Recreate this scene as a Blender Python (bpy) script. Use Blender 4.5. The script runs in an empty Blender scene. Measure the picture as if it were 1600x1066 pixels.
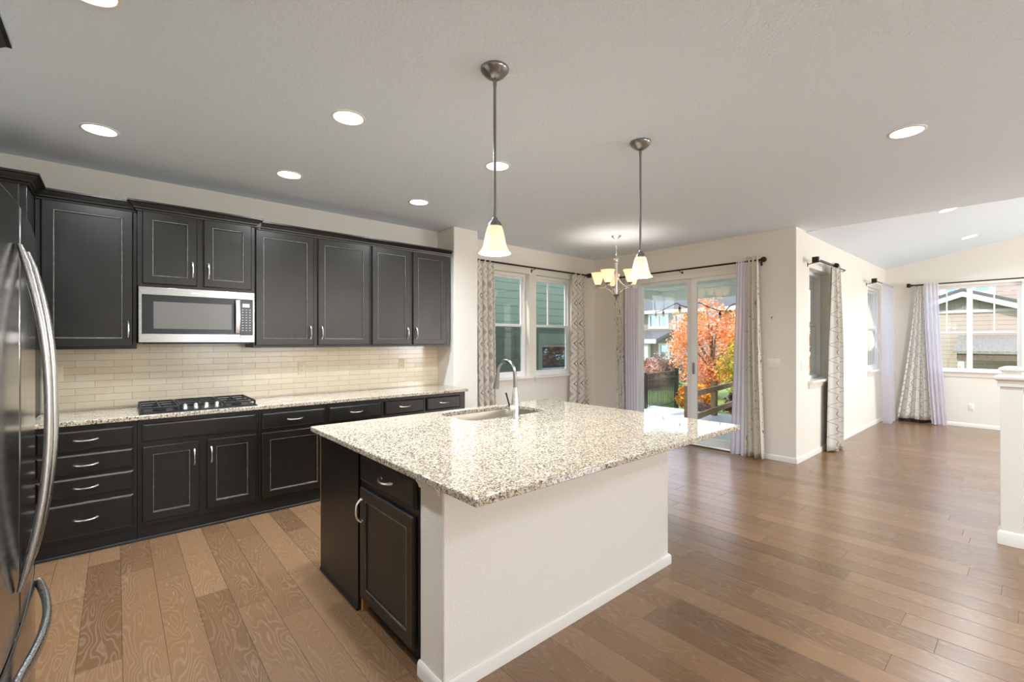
import bpy, bmesh, math, random
from mathutils import Vector, Matrix
from math import sin, cos, pi, radians, sqrt, exp, atan2

S = bpy.context.scene
COL = S.collection
random.seed(11)

# ------------------------------------------------------------------ camera
F_PX, CAM_H = 713.0, 1.45
YAW = atan2(1622 - 800, 713.0)                 # angle between the view axis and the cabinet wall
cam = bpy.data.cameras.new('camera')
cam.sensor_width = 36.0
cam.lens = 36.0 * F_PX / 1600.0
cam.clip_start, cam.clip_end = 0.02, 300
camo = bpy.data.objects.new('camera', cam)
COL.objects.link(camo)
camo.location = (0, 0, CAM_H)
camo.rotation_euler = (pi / 2, 0, YAW - pi / 2)
S.camera = camo

# ------------------------------------------------------------------ light and exposure
S.view_settings.view_transform = 'Standard'
S.view_settings.look = 'None'
S.view_settings.gamma = 1
S.view_settings.use_curve_mapping = False
S.view_settings.exposure = 0.66
S.cycles.use_denoising = True
S.cycles.max_bounces = 10
S.cycles.diffuse_bounces = 6
S.cycles.transparent_max_bounces = 16
S.cycles.sample_clamp_indirect = 6.0
S.cycles.caustics_reflective = False
S.cycles.caustics_refractive = False

W = bpy.data.worlds.new('sky')
S.world = W
W.use_nodes = True
wn = W.node_tree
for n in list(wn.nodes):
    wn.nodes.remove(n)
wo = wn.nodes.new('ShaderNodeOutputWorld')
wb = wn.nodes.new('ShaderNodeBackground')
wt = wn.nodes.new('ShaderNodeTexCoord')
wx = wn.nodes.new('ShaderNodeSeparateXYZ')
wr = wn.nodes.new('ShaderNodeValToRGB')
wr.color_ramp.elements[0].position = 0.0
wr.color_ramp.elements[0].color = (0.95, 0.97, 1.0, 1)
wr.color_ramp.elements[1].position = 0.55
wr.color_ramp.elements[1].color = (0.50, 0.66, 0.95, 1)
wn.links.new(wt.outputs['Generated'], wx.inputs[0])
wn.links.new(wx.outputs[2], wr.inputs[0])
wn.links.new(wr.outputs[0], wb.inputs[0])
wb.inputs[1].default_value = 2.4
wn.links.new(wb.outputs[0], wo.inputs[0])

def lamp(name, kind, loc, energy, color=(1, 1, 1), parent=None, **kw):
    d = bpy.data.lights.new(name, kind)
    d.energy = energy
    d.color = color
    for k, v in kw.items():
        setattr(d, k, v)
    o = bpy.data.objects.new(name, d)
    COL.objects.link(o)
    o.location = loc
    if parent:
        o.parent = parent
    return o

sun = lamp('sun', 'SUN', (0, 0, 12), 3.8, (1.0, 0.93, 0.82), angle=radians(0.6))
sun.rotation_euler = Vector((0.66, -0.20, -0.72)).to_track_quat('-Z', 'Y').to_euler()

CAN_W = 15.0          # watts of each recessed ceiling light
WARM = (1.0, 0.95, 0.88)
CANCOL = (0.77, 0.885, 1.0)
FILLCOL = (0.95, 0.975, 1.0)
for _n, _x, _w, _e in (('fill_back', 2.7, 3.0, 30), ('fill_back_far', 8.1, 2.6, 120)):      # fill lamps added behind the camera, standing in for daylight
    _l = lamp(_n, 'AREA', (_x, -4.15, 1.55), _e, FILLCOL, shape='RECTANGLE', size=_w, size_y=1.5)
    _l.rotation_euler = (pi / 2, 0, 0)

# ------------------------------------------------------------------ materials
def C(r, g, b):
    f = lambda v: (v / 255 / 12.92) if v <= 10.31 else (((v / 255) + 0.055) / 1.055) ** 2.4
    return (f(r), f(g), f(b), 1.0)

class G:
    """a small wrapper that writes one node tree"""
    def __init__(s, name):
        s.m = bpy.data.materials.new(name)
        s.m.use_nodes = True
        s.t = s.m.node_tree
        for n in list(s.t.nodes):
            s.t.nodes.remove(n)
        s.out = s.t.nodes.new('ShaderNodeOutputMaterial')
    def n(s, typ, ins=None, **at):
        k = s.t.nodes.new(typ)
        for a, v in at.items():
            setattr(k, a, v)
        for a, v in (ins or {}).items():
            s.put(k.inputs[a], v)
        return k
    def put(s, sock, v):
        if isinstance(v, bpy.types.NodeSocket):
            s.t.links.new(v, sock)
        else:
            sock.default_value = v
    def ma(s, op, a, b=None, c=None, clamp=False):
        k = s.t.nodes.new('ShaderNodeMath')
        k.operation = op
        k.use_clamp = clamp
        for i, v in enumerate((a, b, c)):
            if v is not None:
                s.put(k.inputs[i], v)
        return k.outputs[0]
    def pos(s):
        return s.n('ShaderNodeNewGeometry').outputs['Position']
    def xyz(s, v):
        return s.n('ShaderNodeSeparateXYZ', {0: v}).outputs
    def comb(s, x, y, z=0.0):
        return s.n('ShaderNodeCombineXYZ', {0: x, 1: y, 2: z}).outputs[0]
    def noise(s, v, scale, detail=2.0, rough=0.5, dist=0.0):
        return s.n('ShaderNodeTexNoise', {'Vector': v, 'Scale': scale, 'Detail': detail, 'Roughness': rough, 'Distortion': dist}).outputs
    def ramp(s, f, stops, interp='LINEAR'):
        k = s.n('ShaderNodeValToRGB', {0: f})
        r = k.color_ramp
        r.interpolation = interp
        while len(r.elements) < len(stops):
            r.elements.new(0.5)
        for e, (p, c) in zip(r.elements, stops):
            e.position = p
            e.color = c if len(c) == 4 else (*c, 1)
        return k.outputs[0]
    def mix(s, f, a, b, blend='MIX'):
        k = s.n('ShaderNodeMix', data_type='RGBA', blend_type=blend)
        s.put(k.inputs[0], f)
        s.put(k.inputs[6], a)
        s.put(k.inputs[7], b)
        return k.outputs[2]
    def bump(s, h, strength=0.3, dist=0.01):
        return s.n('ShaderNodeBump', {'Height': h, 'Strength': strength, 'Distance': dist}).outputs[0]
    def bsdf(s, color, rough=0.5, metal=0.0, normal=None, **kw):
        p = s.n('ShaderNodeBsdfPrincipled', {'Base Color': color, 'Roughness': rough, 'Metallic': metal})
        if normal is not None:
            s.put(p.inputs['Normal'], normal)
        for a, v in kw.items():
            s.put(p.inputs[a.replace('_', ' ')], v)
        return p.outputs[0]
    def done(s, sh):
        s.t.links.new(sh, s.out.inputs[0])
        return s.m

def plain(name, col, rough=0.5, metal=0.0, **kw):
    g = G(name)
    return g.done(g.bsdf(col, rough, metal, **kw))

def paint(name, col, scale, strength, rough=0.75):
    g = G(name)
    p = g.pos()
    h = g.noise(p, scale, 3.0, 0.55)[0]
    return g.done(g.bsdf(col, rough, normal=g.bump(h, strength, 0.004)))

M = {}
M['wall'] = paint('wall_paint', C(234, 228, 217), 80, 0.45)
M['ceil'] = paint('ceiling_paint', C(231, 240, 250), 62, 0.9, 0.85)
M['trim'] = plain('white_trim', C(236, 231, 221), 0.4)
M['vinyl'] = plain('white_vinyl', C(240, 240, 238), 0.35)
M['plate'] = plain('white_plastic', C(240, 237, 230), 0.4)
M['ivory'] = plain('ivory_plastic', C(232, 216, 186), 0.4)
M['slot'] = plain('dark_slot', C(40, 36, 32), 0.6)
M['bronze'] = plain('dark_bronze', C(46, 38, 33), 0.42, 0.6)
M['nickel'] = plain('satin_nickel', C(240, 238, 234), 0.27, 1.0)
M['nickel_dk'] = plain('brushed_nickel', C(150, 148, 146), 0.28, 1.0)
M['blackpl'] = plain('black_plastic', C(20, 20, 20), 0.35)
M['iron'] = plain('cast_iron', C(24, 24, 25), 0.55)
M['enamel'] = plain('black_enamel', C(20, 20, 20), 0.3)
M['rawwood'] = plain('raw_wood', C(178, 126, 72), 0.65)

def brushed(name, col, rough, along):
    g = G(name)
    x, y, z = g.xyz(g.pos())[:3]
    sc = {'z': (90, 90, 2), 'x': (2, 90, 90), 'y': (90, 2, 90)}[along]
    v = g.comb(g.ma('MULTIPLY', x, sc[0]), g.ma('MULTIPLY', y, sc[1]), g.ma('MULTIPLY', z, sc[2]))
    nz = g.noise(v, 4.0, 2.0)[0]
    r = g.ma('ADD', rough - 0.05, g.ma('MULTIPLY', nz, 0.12))
    return g.done(g.bsdf(col, r, 1.0))
M['steel'] = brushed('brushed_steel', C(178, 175, 170), 0.26, 'x')
M['steel_sink'] = brushed('sink_steel', C(176, 168, 152), 0.34, 'x')
M['fridge'] = brushed('fridge_steel', C(150, 150, 148), 0.13, 'z')
M['fridge_bar'] = brushed('fridge_handle_steel', C(196, 195, 192), 0.27, 'z')

def cabinet_mat():
    g = G('espresso_wood')
    x, y, z = g.xyz(g.pos())[:3]
    v = g.comb(g.ma('MULTIPLY', x, 40), g.ma('MULTIPLY', y, 40), g.ma('MULTIPLY', z, 3))
    a = g.noise(v, 1.0, 4.0, 0.6)[0]
    b = g.noise(g.pos(), 5.0, 3.0)[0]
    f = g.ma('ADD', g.ma('MULTIPLY', a, 0.6), g.ma('MULTIPLY', b, 0.4))
    c = g.ramp(f, [(0.3, C(12, 11, 10)), (0.75, C(25, 23, 21))])
    return g.done(g.bsdf(c, g.ma('ADD', 0.30, g.ma('MULTIPLY', b, 0.12)), 0.0, Specular_IOR_Level=0.55, Specular_Tint=(1.0, 0.93, 0.84, 1)))
M['cab'] = cabinet_mat()
def bead_highlight():  # pale tone that paints the bevel highlight into the bead
    g = G('painted_bead_highlight')
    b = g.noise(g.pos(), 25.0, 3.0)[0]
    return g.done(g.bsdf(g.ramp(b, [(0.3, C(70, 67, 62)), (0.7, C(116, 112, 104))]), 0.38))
M['highlight'] = bead_highlight()
M['cabdark'] = plain('toe_kick_black', C(16, 16, 16), 0.45)

def granite():
    g = G('speckled_granite')
    p = g.pos()
    w = g.noise(p, 120, 2.0)[1]
    wv = g.n('ShaderNodeVectorMath', {0: w, 1: (0.012, 0.012, 0.012)}, operation='MULTIPLY').outputs[0]
    pv = g.n('ShaderNodeVectorMath', {0: p, 1: wv}, operation='ADD').outputs[0]
    v1 = g.n('ShaderNodeTexVoronoi', {'Vector': pv, 'Scale': 165.0}, feature='F1').outputs['Color']
    r1 = g.xyz(v1)[0]
    big = g.noise(p, 14, 3.0)[0]
    f = g.ma('ADD', g.ma('MULTIPLY', r1, 0.86), g.ma('MULTIPLY', big, 0.16))
    c = g.ramp(f, [(0.0, C(66, 57, 49)), (0.15, C(90, 79, 68)), (0.18, C(122, 106, 88)), (0.37, C(158, 141, 119)),
                   (0.43, C(182, 167, 144)), (0.66, C(197, 183, 161)), (0.70, C(212, 202, 184)), (1.0, C(221, 212, 196))])
    return g.done(g.bsdf(c, 0.05, Specular_IOR_Level=0.9))
M['granite'] = granite()

def tiles():
    g = G('cream_subway_tile')
    x, y, z = g.xyz(g.pos())[:3]
    v = g.comb(g.ma('ADD', x, 10 * 0.225 - 0.886 + 0.225), g.ma('ADD', z, 24 * 0.0535 - 1.297 + 0.0535 * 2))
    b = g.n('ShaderNodeTexBrick', {'Vector': v, 'Color1': C(239, 223, 195), 'Color2': C(232, 214, 185), 'Mortar': C(160, 142, 118),
                                   'Scale': 1.0, 'Mortar Size': 0.0013, 'Mortar Smooth': 0.1, 'Bias': 0.0, 'Brick Width': 0.225, 'Row Height': 0.0535},
            offset=0.5, offset_frequency=2)
    nz = g.noise(g.pos(), 9.0, 2.0)[0]
    col = g.mix(0.12, b.outputs[0], g.ramp(nz, [(0.3, C(196, 180, 152)), (0.7, C(234, 222, 200))]))
    nrm = g.bump(g.ma('SUBTRACT', 1.0, b.outputs[1]), 0.5, 0.002)
    return g.done(g.bsdf(col, g.ma('ADD', 0.16, g.ma('MULTIPLY', b.outputs[1], 0.5)), normal=nrm))
M['tile'] = tiles()

def planks():
    g = G('wood_plank_floor')
    x, y, z = g.xyz(g.pos())[:3]
    pw, pl = 0.158, 1.25
    u = g.ma('DIVIDE', g.ma('ADD', x, 20 * pw - 0.022), pw)
    row = g.ma('FLOOR', u)
    fu = g.ma('FRACT', u)
    off = g.n('ShaderNodeTexWhiteNoise', {'W': row}, noise_dimensions='1D').outputs[0]
    vv = g.ma('ADD', g.ma('DIVIDE', g.ma('ADD', y, 30.0), pl), g.ma('MULTIPLY', off, 7.0))
    cl = g.ma('FLOOR', vv)
    fv = g.ma('FRACT', vv)
    rnd = g.n('ShaderNodeTexWhiteNoise', {'Vector': g.comb(row, cl)}, noise_dimensions='2D')
    r1 = rnd.outputs[0]
    rc = g.xyz(rnd.outputs[1])
    # joints
    eu = g.ma('MULTIPLY', g.ma('MINIMUM', fu, g.ma('SUBTRACT', 1.0, fu)), pw)
    ev = g.ma('MULTIPLY', g.ma('MINIMUM', fv, g.ma('SUBTRACT', 1.0, fv)), pl)
    e = g.ma('MINIMUM', eu, ev)
    joint = g.ma('SUBTRACT', 1.0, g.ma('DIVIDE', e, 0.0022, clamp=True), clamp=True)
    # cathedral grain with pale filled pores
    gx = g.ma('ADD', g.ma('MULTIPLY', x, 7.0), g.ma('MULTIPLY', rc[0], 60.0))
    gy = g.ma('ADD', g.ma('MULTIPLY', y, 1.35), g.ma('MULTIPLY', rc[1], 60.0))
    gv = g.comb(gx, gy)
    wob = g.noise(gv, 1.5, 1.6, 0.45, 0.12)[0]
    band = g.ma('FRACT', g.ma('ADD', g.ma('MULTIPLY', wob, 17.0), g.ma('MULTIPLY', x, 26.0)))
    line = g.ma('SUBTRACT', 1.0, g.ma('DIVIDE', g.ma('ABSOLUTE', g.ma('SUBTRACT', band, 0.5)), 0.26, clamp=True), clamp=True)
    fine = g.noise(g.comb(g.ma('MULTIPLY', x, 150.0), g.ma('MULTIPLY', y, 9.0)), 1.0, 3.0, 0.6)[0]
    patch = g.noise(g.comb(g.ma('MULTIPLY', x, 9.0), g.ma('MULTIPLY', y, 2.2), rc[2]), 1.0, 3.0)[0]
    base = g.ramp(r1, [(0.0, C(106, 76, 49)), (0.08, C(124, 91, 61)), (0.6, C(137, 102, 70)), (1.0, C(148, 113, 80))])
    base = g.mix(g.ma('MULTIPLY', patch, 0.45), base, C(106, 79, 55))
    pale = g.ma('MULTIPLY', g.ma('MULTIPLY', line, 0.44), g.ma('ADD', 0.25, g.ma('MULTIPLY', fine, 0.9)))
    pale = g.ma('MULTIPLY', pale, g.ma('MULTIPLY', g.ma('SUBTRACT', patch, 0.22), 2.1, clamp=True))
    col = g.mix(pale, base, C(176, 150, 121))
    col = g.mix(g.ma('MULTIPLY', g.ma('SUBTRACT', fine, 0.35, clamp=True), 0.45), col, C(92, 64, 44))
    col = g.mix(g.ma('MULTIPLY', joint, 0.75), col, C(58, 40, 28))
    h = g.ma('SUBTRACT', g.ma('ADD', g.ma('MULTIPLY', fine, 0.25), g.ma('MULTIPLY', patch, 0.5)), g.ma('MULTIPLY', joint, 1.2))
    rough = g.ma('ADD', 0.19, g.ma('MULTIPLY', fine, 0.12))
    return g.done(g.bsdf(col, rough, normal=g.bump(h, 0.22, 0.003), Specular_IOR_Level=0.8))
M['floor'] = planks()

def window_glass():
    g = G('window_glass')
    tr = g.n('ShaderNodeBsdfTransparent', {0: (0.95, 0.965, 0.96, 1)}).outputs[0]
    gl = g.n('ShaderNodeBsdfGlossy', {0: (1, 1, 1, 1), 'Roughness': 0.0}).outputs[0]
    fc = g.n('ShaderNodeLayerWeight', {'Blend': 0.5}).outputs['Facing']
    fr = g.ma('ADD', 0.045, g.ma('MULTIPLY', g.ma('POWER', fc, 5.0), 0.9), clamp=True)
    mx = g.n('ShaderNodeMixShader', {0: fr, 1: tr, 2: gl})
    return g.done(mx.outputs[0])
M['glass'] = window_glass()

def mirror_glass(name, tint):
    g = G(name)
    return g.done(g.bsdf(tint, 0.02, 0.9))
M['house_glass'] = mirror_glass('house_window_glass', C(126, 158, 186))

def shade_glass(name, col, emit):
    g = G(name)
    d = g.n('ShaderNodeBsdfDiffuse', {0: col}).outputs[0]
    t = g.n('ShaderNodeBsdfTranslucent', {0: col}).outputs[0]
    a = g.n('ShaderNodeMixShader', {0: 0.42, 1: d, 2: t}).outputs[0]
    gl = g.n('ShaderNodeBsdfGlossy', {0: (1, 1, 1, 1), 'Roughness': 0.2}).outputs[0]
    b = g.n('ShaderNodeMixShader', {0: 0.06, 1: a, 2: gl}).outputs[0]
    e = g.n('ShaderNodeEmission', {0: col, 1: emit}).outputs[0]
    s = g.n('ShaderNodeAddShader', {0: b, 1: e}).outputs[0]
    return g.done(s)
def insect_screen():
    g = G('insect_screen')
    tr = g.n('ShaderNodeBsdfTransparent', {0: (1, 1, 1, 1)}).outputs[0]
    d = g.n('ShaderNodeBsdfDiffuse', {0: C(24, 26, 24)}).outputs[0]
    return g.done(g.n('ShaderNodeMixShader', {0: 0.38, 1: tr, 2: d}).outputs[0])
M['screen'] = insect_screen()
M['shade'] = shade_glass('alabaster_glass', C(236, 226, 204), 0.12)
M['shade_amber'] = shade_glass('amber_alabaster_glass', C(252, 226, 188), 0.35)

def emitter(name, col, st):
    g = G(name)
    return g.done(g.n('ShaderNodeEmission', {0: col, 1: st}).outputs[0])
M['lens'] = emitter('lit_lens', (1.0, 0.98, 0.95, 1), 4.0)
M['bulb'] = emitter('lit_bulb', (1.0, 0.93, 0.82, 1), 6.0)
M['lcd'] = plain('pale_display', C(196, 200, 196), 0.3)

# fabrics
def cloth(g, col, translucency, normal=None):
    d = g.n('ShaderNodeBsdfDiffuse', {0: col})
    t = g.n('ShaderNodeBsdfTranslucent', {0: col})
    return g.n('ShaderNodeMixShader', {0: translucency, 1: d.outputs[0], 2: t.outputs[0]}).outputs[0]

def uv(g):
    return g.xyz(g.n('ShaderNodeUVMap').outputs[0])

def ikat():
    g = G('ikat_diamond_cloth')
    u, v = uv(g)[:2]
    wob = g.noise(g.comb(g.ma('MULTIPLY', u, 60.0), g.ma('MULTIPLY', v, 9.0)), 1.0, 2.0)[0]
    v2 = g.ma('ADD', v, g.ma('MULTIPLY', wob, 0.03))
    a = g.ma('ABSOLUTE', g.ma('SUBTRACT', g.ma('FRACT', g.ma('DIVIDE', u, 0.215)), 0.5))
    b = g.ma('ABSOLUTE', g.ma('SUBTRACT', g.ma('FRACT', g.ma('DIVIDE', v2, 0.317)), 0.5))
    d = g.ma('ADD', a, b)
    c = g.ramp(d, [(0.0, C(150, 138, 126)), (0.06, C(160, 148, 136)), (0.08, C(241, 236, 228)), (0.27, C(241, 236, 228)),
                   (0.29, C(116, 106, 99)), (0.325, C(124, 114, 106)), (0.345, C(241, 236, 228)), (0.53, C(234, 226, 215)),
                   (0.55, C(208, 198, 184)), (0.59, C(208, 198, 184)), (0.61, C(237, 230, 220)), (0.80, C(241, 236, 228)),
                   (0.83, C(202, 191, 178)), (1.0, C(194, 183, 170))])
    return g.done(cloth(g, c, 0.2))
M['ikat'] = ikat()

def birch():
    g = G('birch_branch_cloth')
    u, v = uv(g)[:2]
    n1 = g.noise(g.comb(g.ma('MULTIPLY', u, 42.0), g.ma('MULTIPLY', v, 27.0)), 1.0, 4.0, 0.6)[0]
    n2 = g.noise(g.comb(g.ma('MULTIPLY', u, 3.0), g.ma('MULTIPLY', v, 2.2), 4.0), 1.0, 2.0)[0]
    speck = g.ma('GREATER_THAN', g.ma('ADD', n1, g.ma('MULTIPLY', n2, 0.35)), 0.815)
    w = g.noise(g.comb(g.ma('MULTIPLY', u, 6.0), g.ma('MULTIPLY', v, 3.0), 9.0), 1.0, 3.0)[0]
    st = g.ma('ABSOLUTE', g.ma('SUBTRACT', g.ma('FRACT', g.ma('ADD', g.ma('MULTIPLY', u, 3.7), g.ma('MULTIPLY', w, 0.9))), 0.5))
    gate = g.noise(g.comb(g.ma('MULTIPLY', u, 4.0), g.ma('MULTIPLY', v, 22.0), 2.0), 1.0, 2.0)[0]
    stem = g.ma('MULTIPLY', g.ma('LESS_THAN', st, 0.015), g.ma('GREATER_THAN', gate, 0.47))
    f = g.ma('MAXIMUM', speck, stem)
    c = g.mix(g.ma('MULTIPLY', f, 0.85), C(240, 235, 223), C(78, 72, 68))
    return g.done(cloth(g, c, 0.2))
M['birch'] = birch()

def trellis():
    g = G('trellis_lattice_cloth')
    u, v = uv(g)[:2]
    sn = g.ma('SINE', g.ma('MULTIPLY', v, 2 * pi / 0.40))
    l = None
    for sg in (1.0, -1.0):              # mirrored waves cross into the lattice
        q = g.ma('FRACT', g.ma('ADD', g.ma('DIVIDE', g.ma('ADD', u, g.ma('MULTIPLY', sn, 0.125 * sg)), 0.20), 20.5))
        k = g.ma('LESS_THAN', g.ma('ABSOLUTE', g.ma('SUBTRACT', q, 0.5)), 0.028)
        l = k if l is None else g.ma('MAXIMUM', l, k)
    c = g.mix(l, C(242, 238, 229), C(178, 170, 160))
    return g.done(cloth(g, c, 0.22))
M['trellis'] = trellis()

def sheer(name, col, alpha):
    g = G(name)
    base = cloth(g, col, 0.28)
    tr = g.n('ShaderNodeBsdfTransparent', {0: (1, 1, 1, 1)}).outputs[0]
    return g.done(g.n('ShaderNodeMixShader', {0: alpha, 1: tr, 2: base}).outputs[0])
M['sheer'] = sheer('lavender_sheer', C(236, 232, 241), 0.86)
M['sheer_grey'] = sheer('grey_lavender_sheer', C(216, 214, 222), 0.50)

# outdoors
def siding(name, c1, c2, pitch, rough=0.6):
    g = G(name)
    x, y, z = g.xyz(g.pos())[:3]
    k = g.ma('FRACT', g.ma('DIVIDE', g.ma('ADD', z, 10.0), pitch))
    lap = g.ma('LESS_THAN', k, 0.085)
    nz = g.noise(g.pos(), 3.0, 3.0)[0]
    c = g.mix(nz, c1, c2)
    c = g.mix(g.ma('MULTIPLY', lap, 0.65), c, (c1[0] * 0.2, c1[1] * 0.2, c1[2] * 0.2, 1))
    return g.done(g.bsdf(c, rough, normal=g.bump(k, 0.6, 0.02)))
M['siding_green'] = siding('green_lap_siding', C(112, 126, 106), C(122, 136, 116), 0.172)
M['siding_tan'] = siding('tan_lap_siding', C(166, 148, 136), C(176, 158, 146), 0.17)
M['siding_grey'] = siding('greige_lap_siding', C(132, 121, 108), C(142, 131, 118), 0.20)
M['green_trim'] = plain('sage_trim', C(150, 164, 140), 0.6)

def shingles(name, a, b):
    g = G(name)
    n1 = g.noise(g.pos(), 22.0, 3.0, 0.7)[0]
    return g.done(g.bsdf(g.ramp(n1, [(0.3, a), (0.7, b)]), 0.9))
M['shingle'] = shingles('grey_shingle', C(70, 69, 68), C(104, 102, 100))
M['shingle_tan'] = shingles('tan_shingle', C(96, 90, 82), C(150, 143, 133))
M['batten'] = plain('board_and_batten', C(128, 119, 108), 0.7)
M['soffit'] = plain('porch_soffit', C(222, 230, 226), 0.7)
M['porch_beam'] = plain('porch_beam_white', C(228, 230, 230), 0.6)
M['fascia'] = plain('painted_fascia', C(178, 176, 172), 0.6)
M['concrete'] = paint('patio_concrete', C(224, 222, 218), 20, 0.1, 0.85)
M['fence_black'] = plain('black_aluminium', C(16, 22, 22), 0.4)
M['cedar'] = shingles('weathered_cedar', C(150, 118, 84), C(196, 164, 126))
M['bark'] = shingles('bark', C(74, 60, 50), C(120, 102, 88))
M['cable'] = plain('black_cable', C(18, 18, 18), 0.5)
M['grass'] = shingles('lawn_grass', C(74, 104, 42), C(140, 160, 76))

def leaves(name, stops, sc=2.5):
    g = G(name)
    tc = g.pos()
    n1 = g.noise(tc, sc, 2.0)[0]
    n2 = g.noise(tc, 38.0, 1.0)[0]
    f = g.ma('ADD', g.ma('MULTIPLY', n1, 0.65), g.ma('MULTIPLY', n2, 0.35))
    c = g.ramp(f, stops)
    return g.done(cloth(g, c, 0.35))
M['leaf_orange'] = leaves('orange_leaf', [(0.30, C(176, 84, 36)), (0.40, C(226, 128, 62)), (0.50, C(238, 166, 112)), (0.60, C(242, 196, 158)), (0.72, C(232, 150, 128))])
M['leaf_gold'] = leaves('golden_leaf', [(0.30, C(120, 70, 20)), (0.45, C(214, 140, 36)), (0.6, C(236, 176, 60)), (0.72, C(240, 200, 96))])
M['leaf_green'] = leaves('turning_green_leaf', [(0.30, C(70, 88, 26)), (0.45, C(132, 142, 46)), (0.58, C(196, 176, 60)), (0.70, C(224, 130, 50))])
M['leaf_pink'] = leaves('faded_pink_leaf', [(0.30, C(110, 74, 62)), (0.45, C(178, 130, 112)), (0.58, C(214, 172, 150)), (0.70, C(226, 200, 178))])
M['leaf_brown'] = leaves('russet_leaf', [(0.30, C(84, 60, 52)), (0.5, C(140, 106, 92)), (0.70, C(190, 160, 142))])
M['leaf_spruce'] = leaves('blue_spruce_needle', [(0.30, C(70, 104, 108)), (0.5, C(130, 160, 158)), (0.70, C(176, 196, 190))])
M['leaf_dark'] = leaves('dark_green_leaf', [(0.30, C(34, 42, 22)), (0.5, C(70, 78, 42)), (0.70, C(120, 118, 72))], 6.0)

# ------------------------------------------------------------------ geometry helpers
OFF = {}

class MB:
    """collects vertices and faces of ONE mesh; T maps builder space to the room"""
    def __init__(s, T=None):
        s.v, s.f, s.T, s.uv = [], [], T or (lambda a, b, c: (a, b, c)), None
    def add(s, vs, fs):
        k = len(s.v)
        s.v += [s.T(*p) for p in vs]
        s.f += [tuple(i + k for i in f) for f in fs]
        return s
    def box(s, x0, x1, y0, y1, z0, z1):
        vs = [(x, y, z) for z in (z0, z1) for y in (y0, y1) for x in (x0, x1)]
        return s.add(vs, [(0, 2, 3, 1), (4, 5, 7, 6), (0, 1, 5, 4), (2, 6, 7, 3), (0, 4, 6, 2), (1, 3, 7, 5)])
    def rings(s, rings, cap0=True, cap1=True, close=True):
        n = len(rings[0])
        vs = [p for r in rings for p in r]
        fs = []
        for i in range(len(rings) - 1):
            for j in range(n if close else n - 1):
                a, b = i * n + j, i * n + (j + 1) % n
                fs.append((a, b, b + n, a + n))
        if cap0:
            fs.append(tuple(reversed(range(n))))
        if cap1:
            fs.append(tuple(range((len(rings) - 1) * n, len(rings) * n)))
        return s.add(vs, fs)
    def rects(s, rs):
        """rs: (a0,a1,c0,c1,b) loops joined front to back"""
        return s.rings([[(a0, b, c0), (a1, b, c0), (a1, b, c1), (a0, b, c1)] for a0, a1, c0, c1, b in rs])
    def ringframe(s, o, i, b0, b1):
        """rectangular frame in the a-c plane; o, i = (a0,a1,c0,c1)"""
        q = lambda r, b: [(r[0], b, r[2]), (r[1], b, r[2]), (r[1], b, r[3]), (r[0], b, r[3])]
        vs = q(o, b0) + q(i, b0) + q(i, b1) + q(o, b1)
        fs = []
        for k in range(4):
            n = (k + 1) % 4
            for t in range(4):
                t2 = (t + 1) % 4
                fs.append((t * 4 + k, t * 4 + n, t2 * 4 + n, t2 * 4 + k))
        return s.add(vs, fs)
    def lathe(s, prof, cx=0, cy=0, n=24, sweep=None):
        rs = [[(cx + r * cos(2 * pi * k / n), cy + r * sin(2 * pi * k / n), z) for k in range(n)] for r, z in prof]
        return s.rings(rs)
    def shell(s, prof, t, cx=0, cy=0, n=32):
        """thin lathe with thickness t inwards, open at both ends"""
        inner = [(max(r - t, 0.001), z) for r, z in reversed(prof)]
        p = list(prof) + inner
        rs = [[(cx + r * cos(2 * pi * k / n), cy + r * sin(2 * pi * k / n), z) for k in range(n)] for r, z in p]
        rs.append(rs[0])
        k0 = len(s.v)
        nn = n
        vs = [q for r in rs[:-1] for q in r]
        fs = []
        m = len(rs) - 1
        for i in range(m):
            for j in range(nn):
                a, b = i * nn + j, i * nn + (j + 1) % nn
                c, d = ((i + 1) % m) * nn + (j + 1) % nn, ((i + 1) % m) * nn + j
                fs.append((a, b, c, d))
        return s.add(vs, fs)
    def tube(s, pts, r, n=10, caps=True, flat=1.0):
        pts = [Vector(p) for p in pts]
        rad = r if isinstance(r, (list, tuple)) else [r] * len(pts)
        t0 = (pts[1] - pts[0]).normalized()
        up = Vector((0, 0, 1)) if abs(t0.z) < 0.9 else Vector((1, 0, 0))
        nrm = t0.cross(up).normalized()
        rs = []
        for i, p in enumerate(pts):
            t = (pts[min(i + 1, len(pts) - 1)] - pts[max(i - 1, 0)]).normalized()
            nrm = (nrm - t * nrm.dot(t)).normalized()
            bn = t.cross(nrm)
            rs.append([tuple(p + nrm * (rad[i] * cos(2 * pi * k / n)) + bn * (rad[i] * flat * sin(2 * pi * k / n))) for k in range(n)])
        return s.rings(rs, caps, caps)
    def prism(s, poly, x0, x1):
        """polygon in (b,c) extruded along a"""
        return s.rings([[(x0, p[0], p[1]) for p in poly], [(x1, p[0], p[1]) for p in poly]])
    def sweep(s, prof, path):
        """prof: (out,z); path: (x,y) corner points, the profile lies to the right of travel; mitred corners"""
        P = [Vector(p) for p in path]
        rs = []
        for i, p in enumerate(P):
            d0 = (P[i] - P[i - 1]).normalized() if i > 0 else None
            d1 = (P[i + 1] - P[i]).normalized() if i < len(P) - 1 else None
            n0 = Vector((d0.y, -d0.x)) if d0 else None
            n1 = Vector((d1.y, -d1.x)) if d1 else None
            if n0 is None:
                m = n1
            elif n1 is None:
                m = n0
            else:
                m = (n0 + n1)
                m = m / (1 + n0.dot(n1))
            rs.append([(p.x + m.x * o, p.y + m.y * o, z) for o, z in prof])
        return s.rings(rs)

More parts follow.
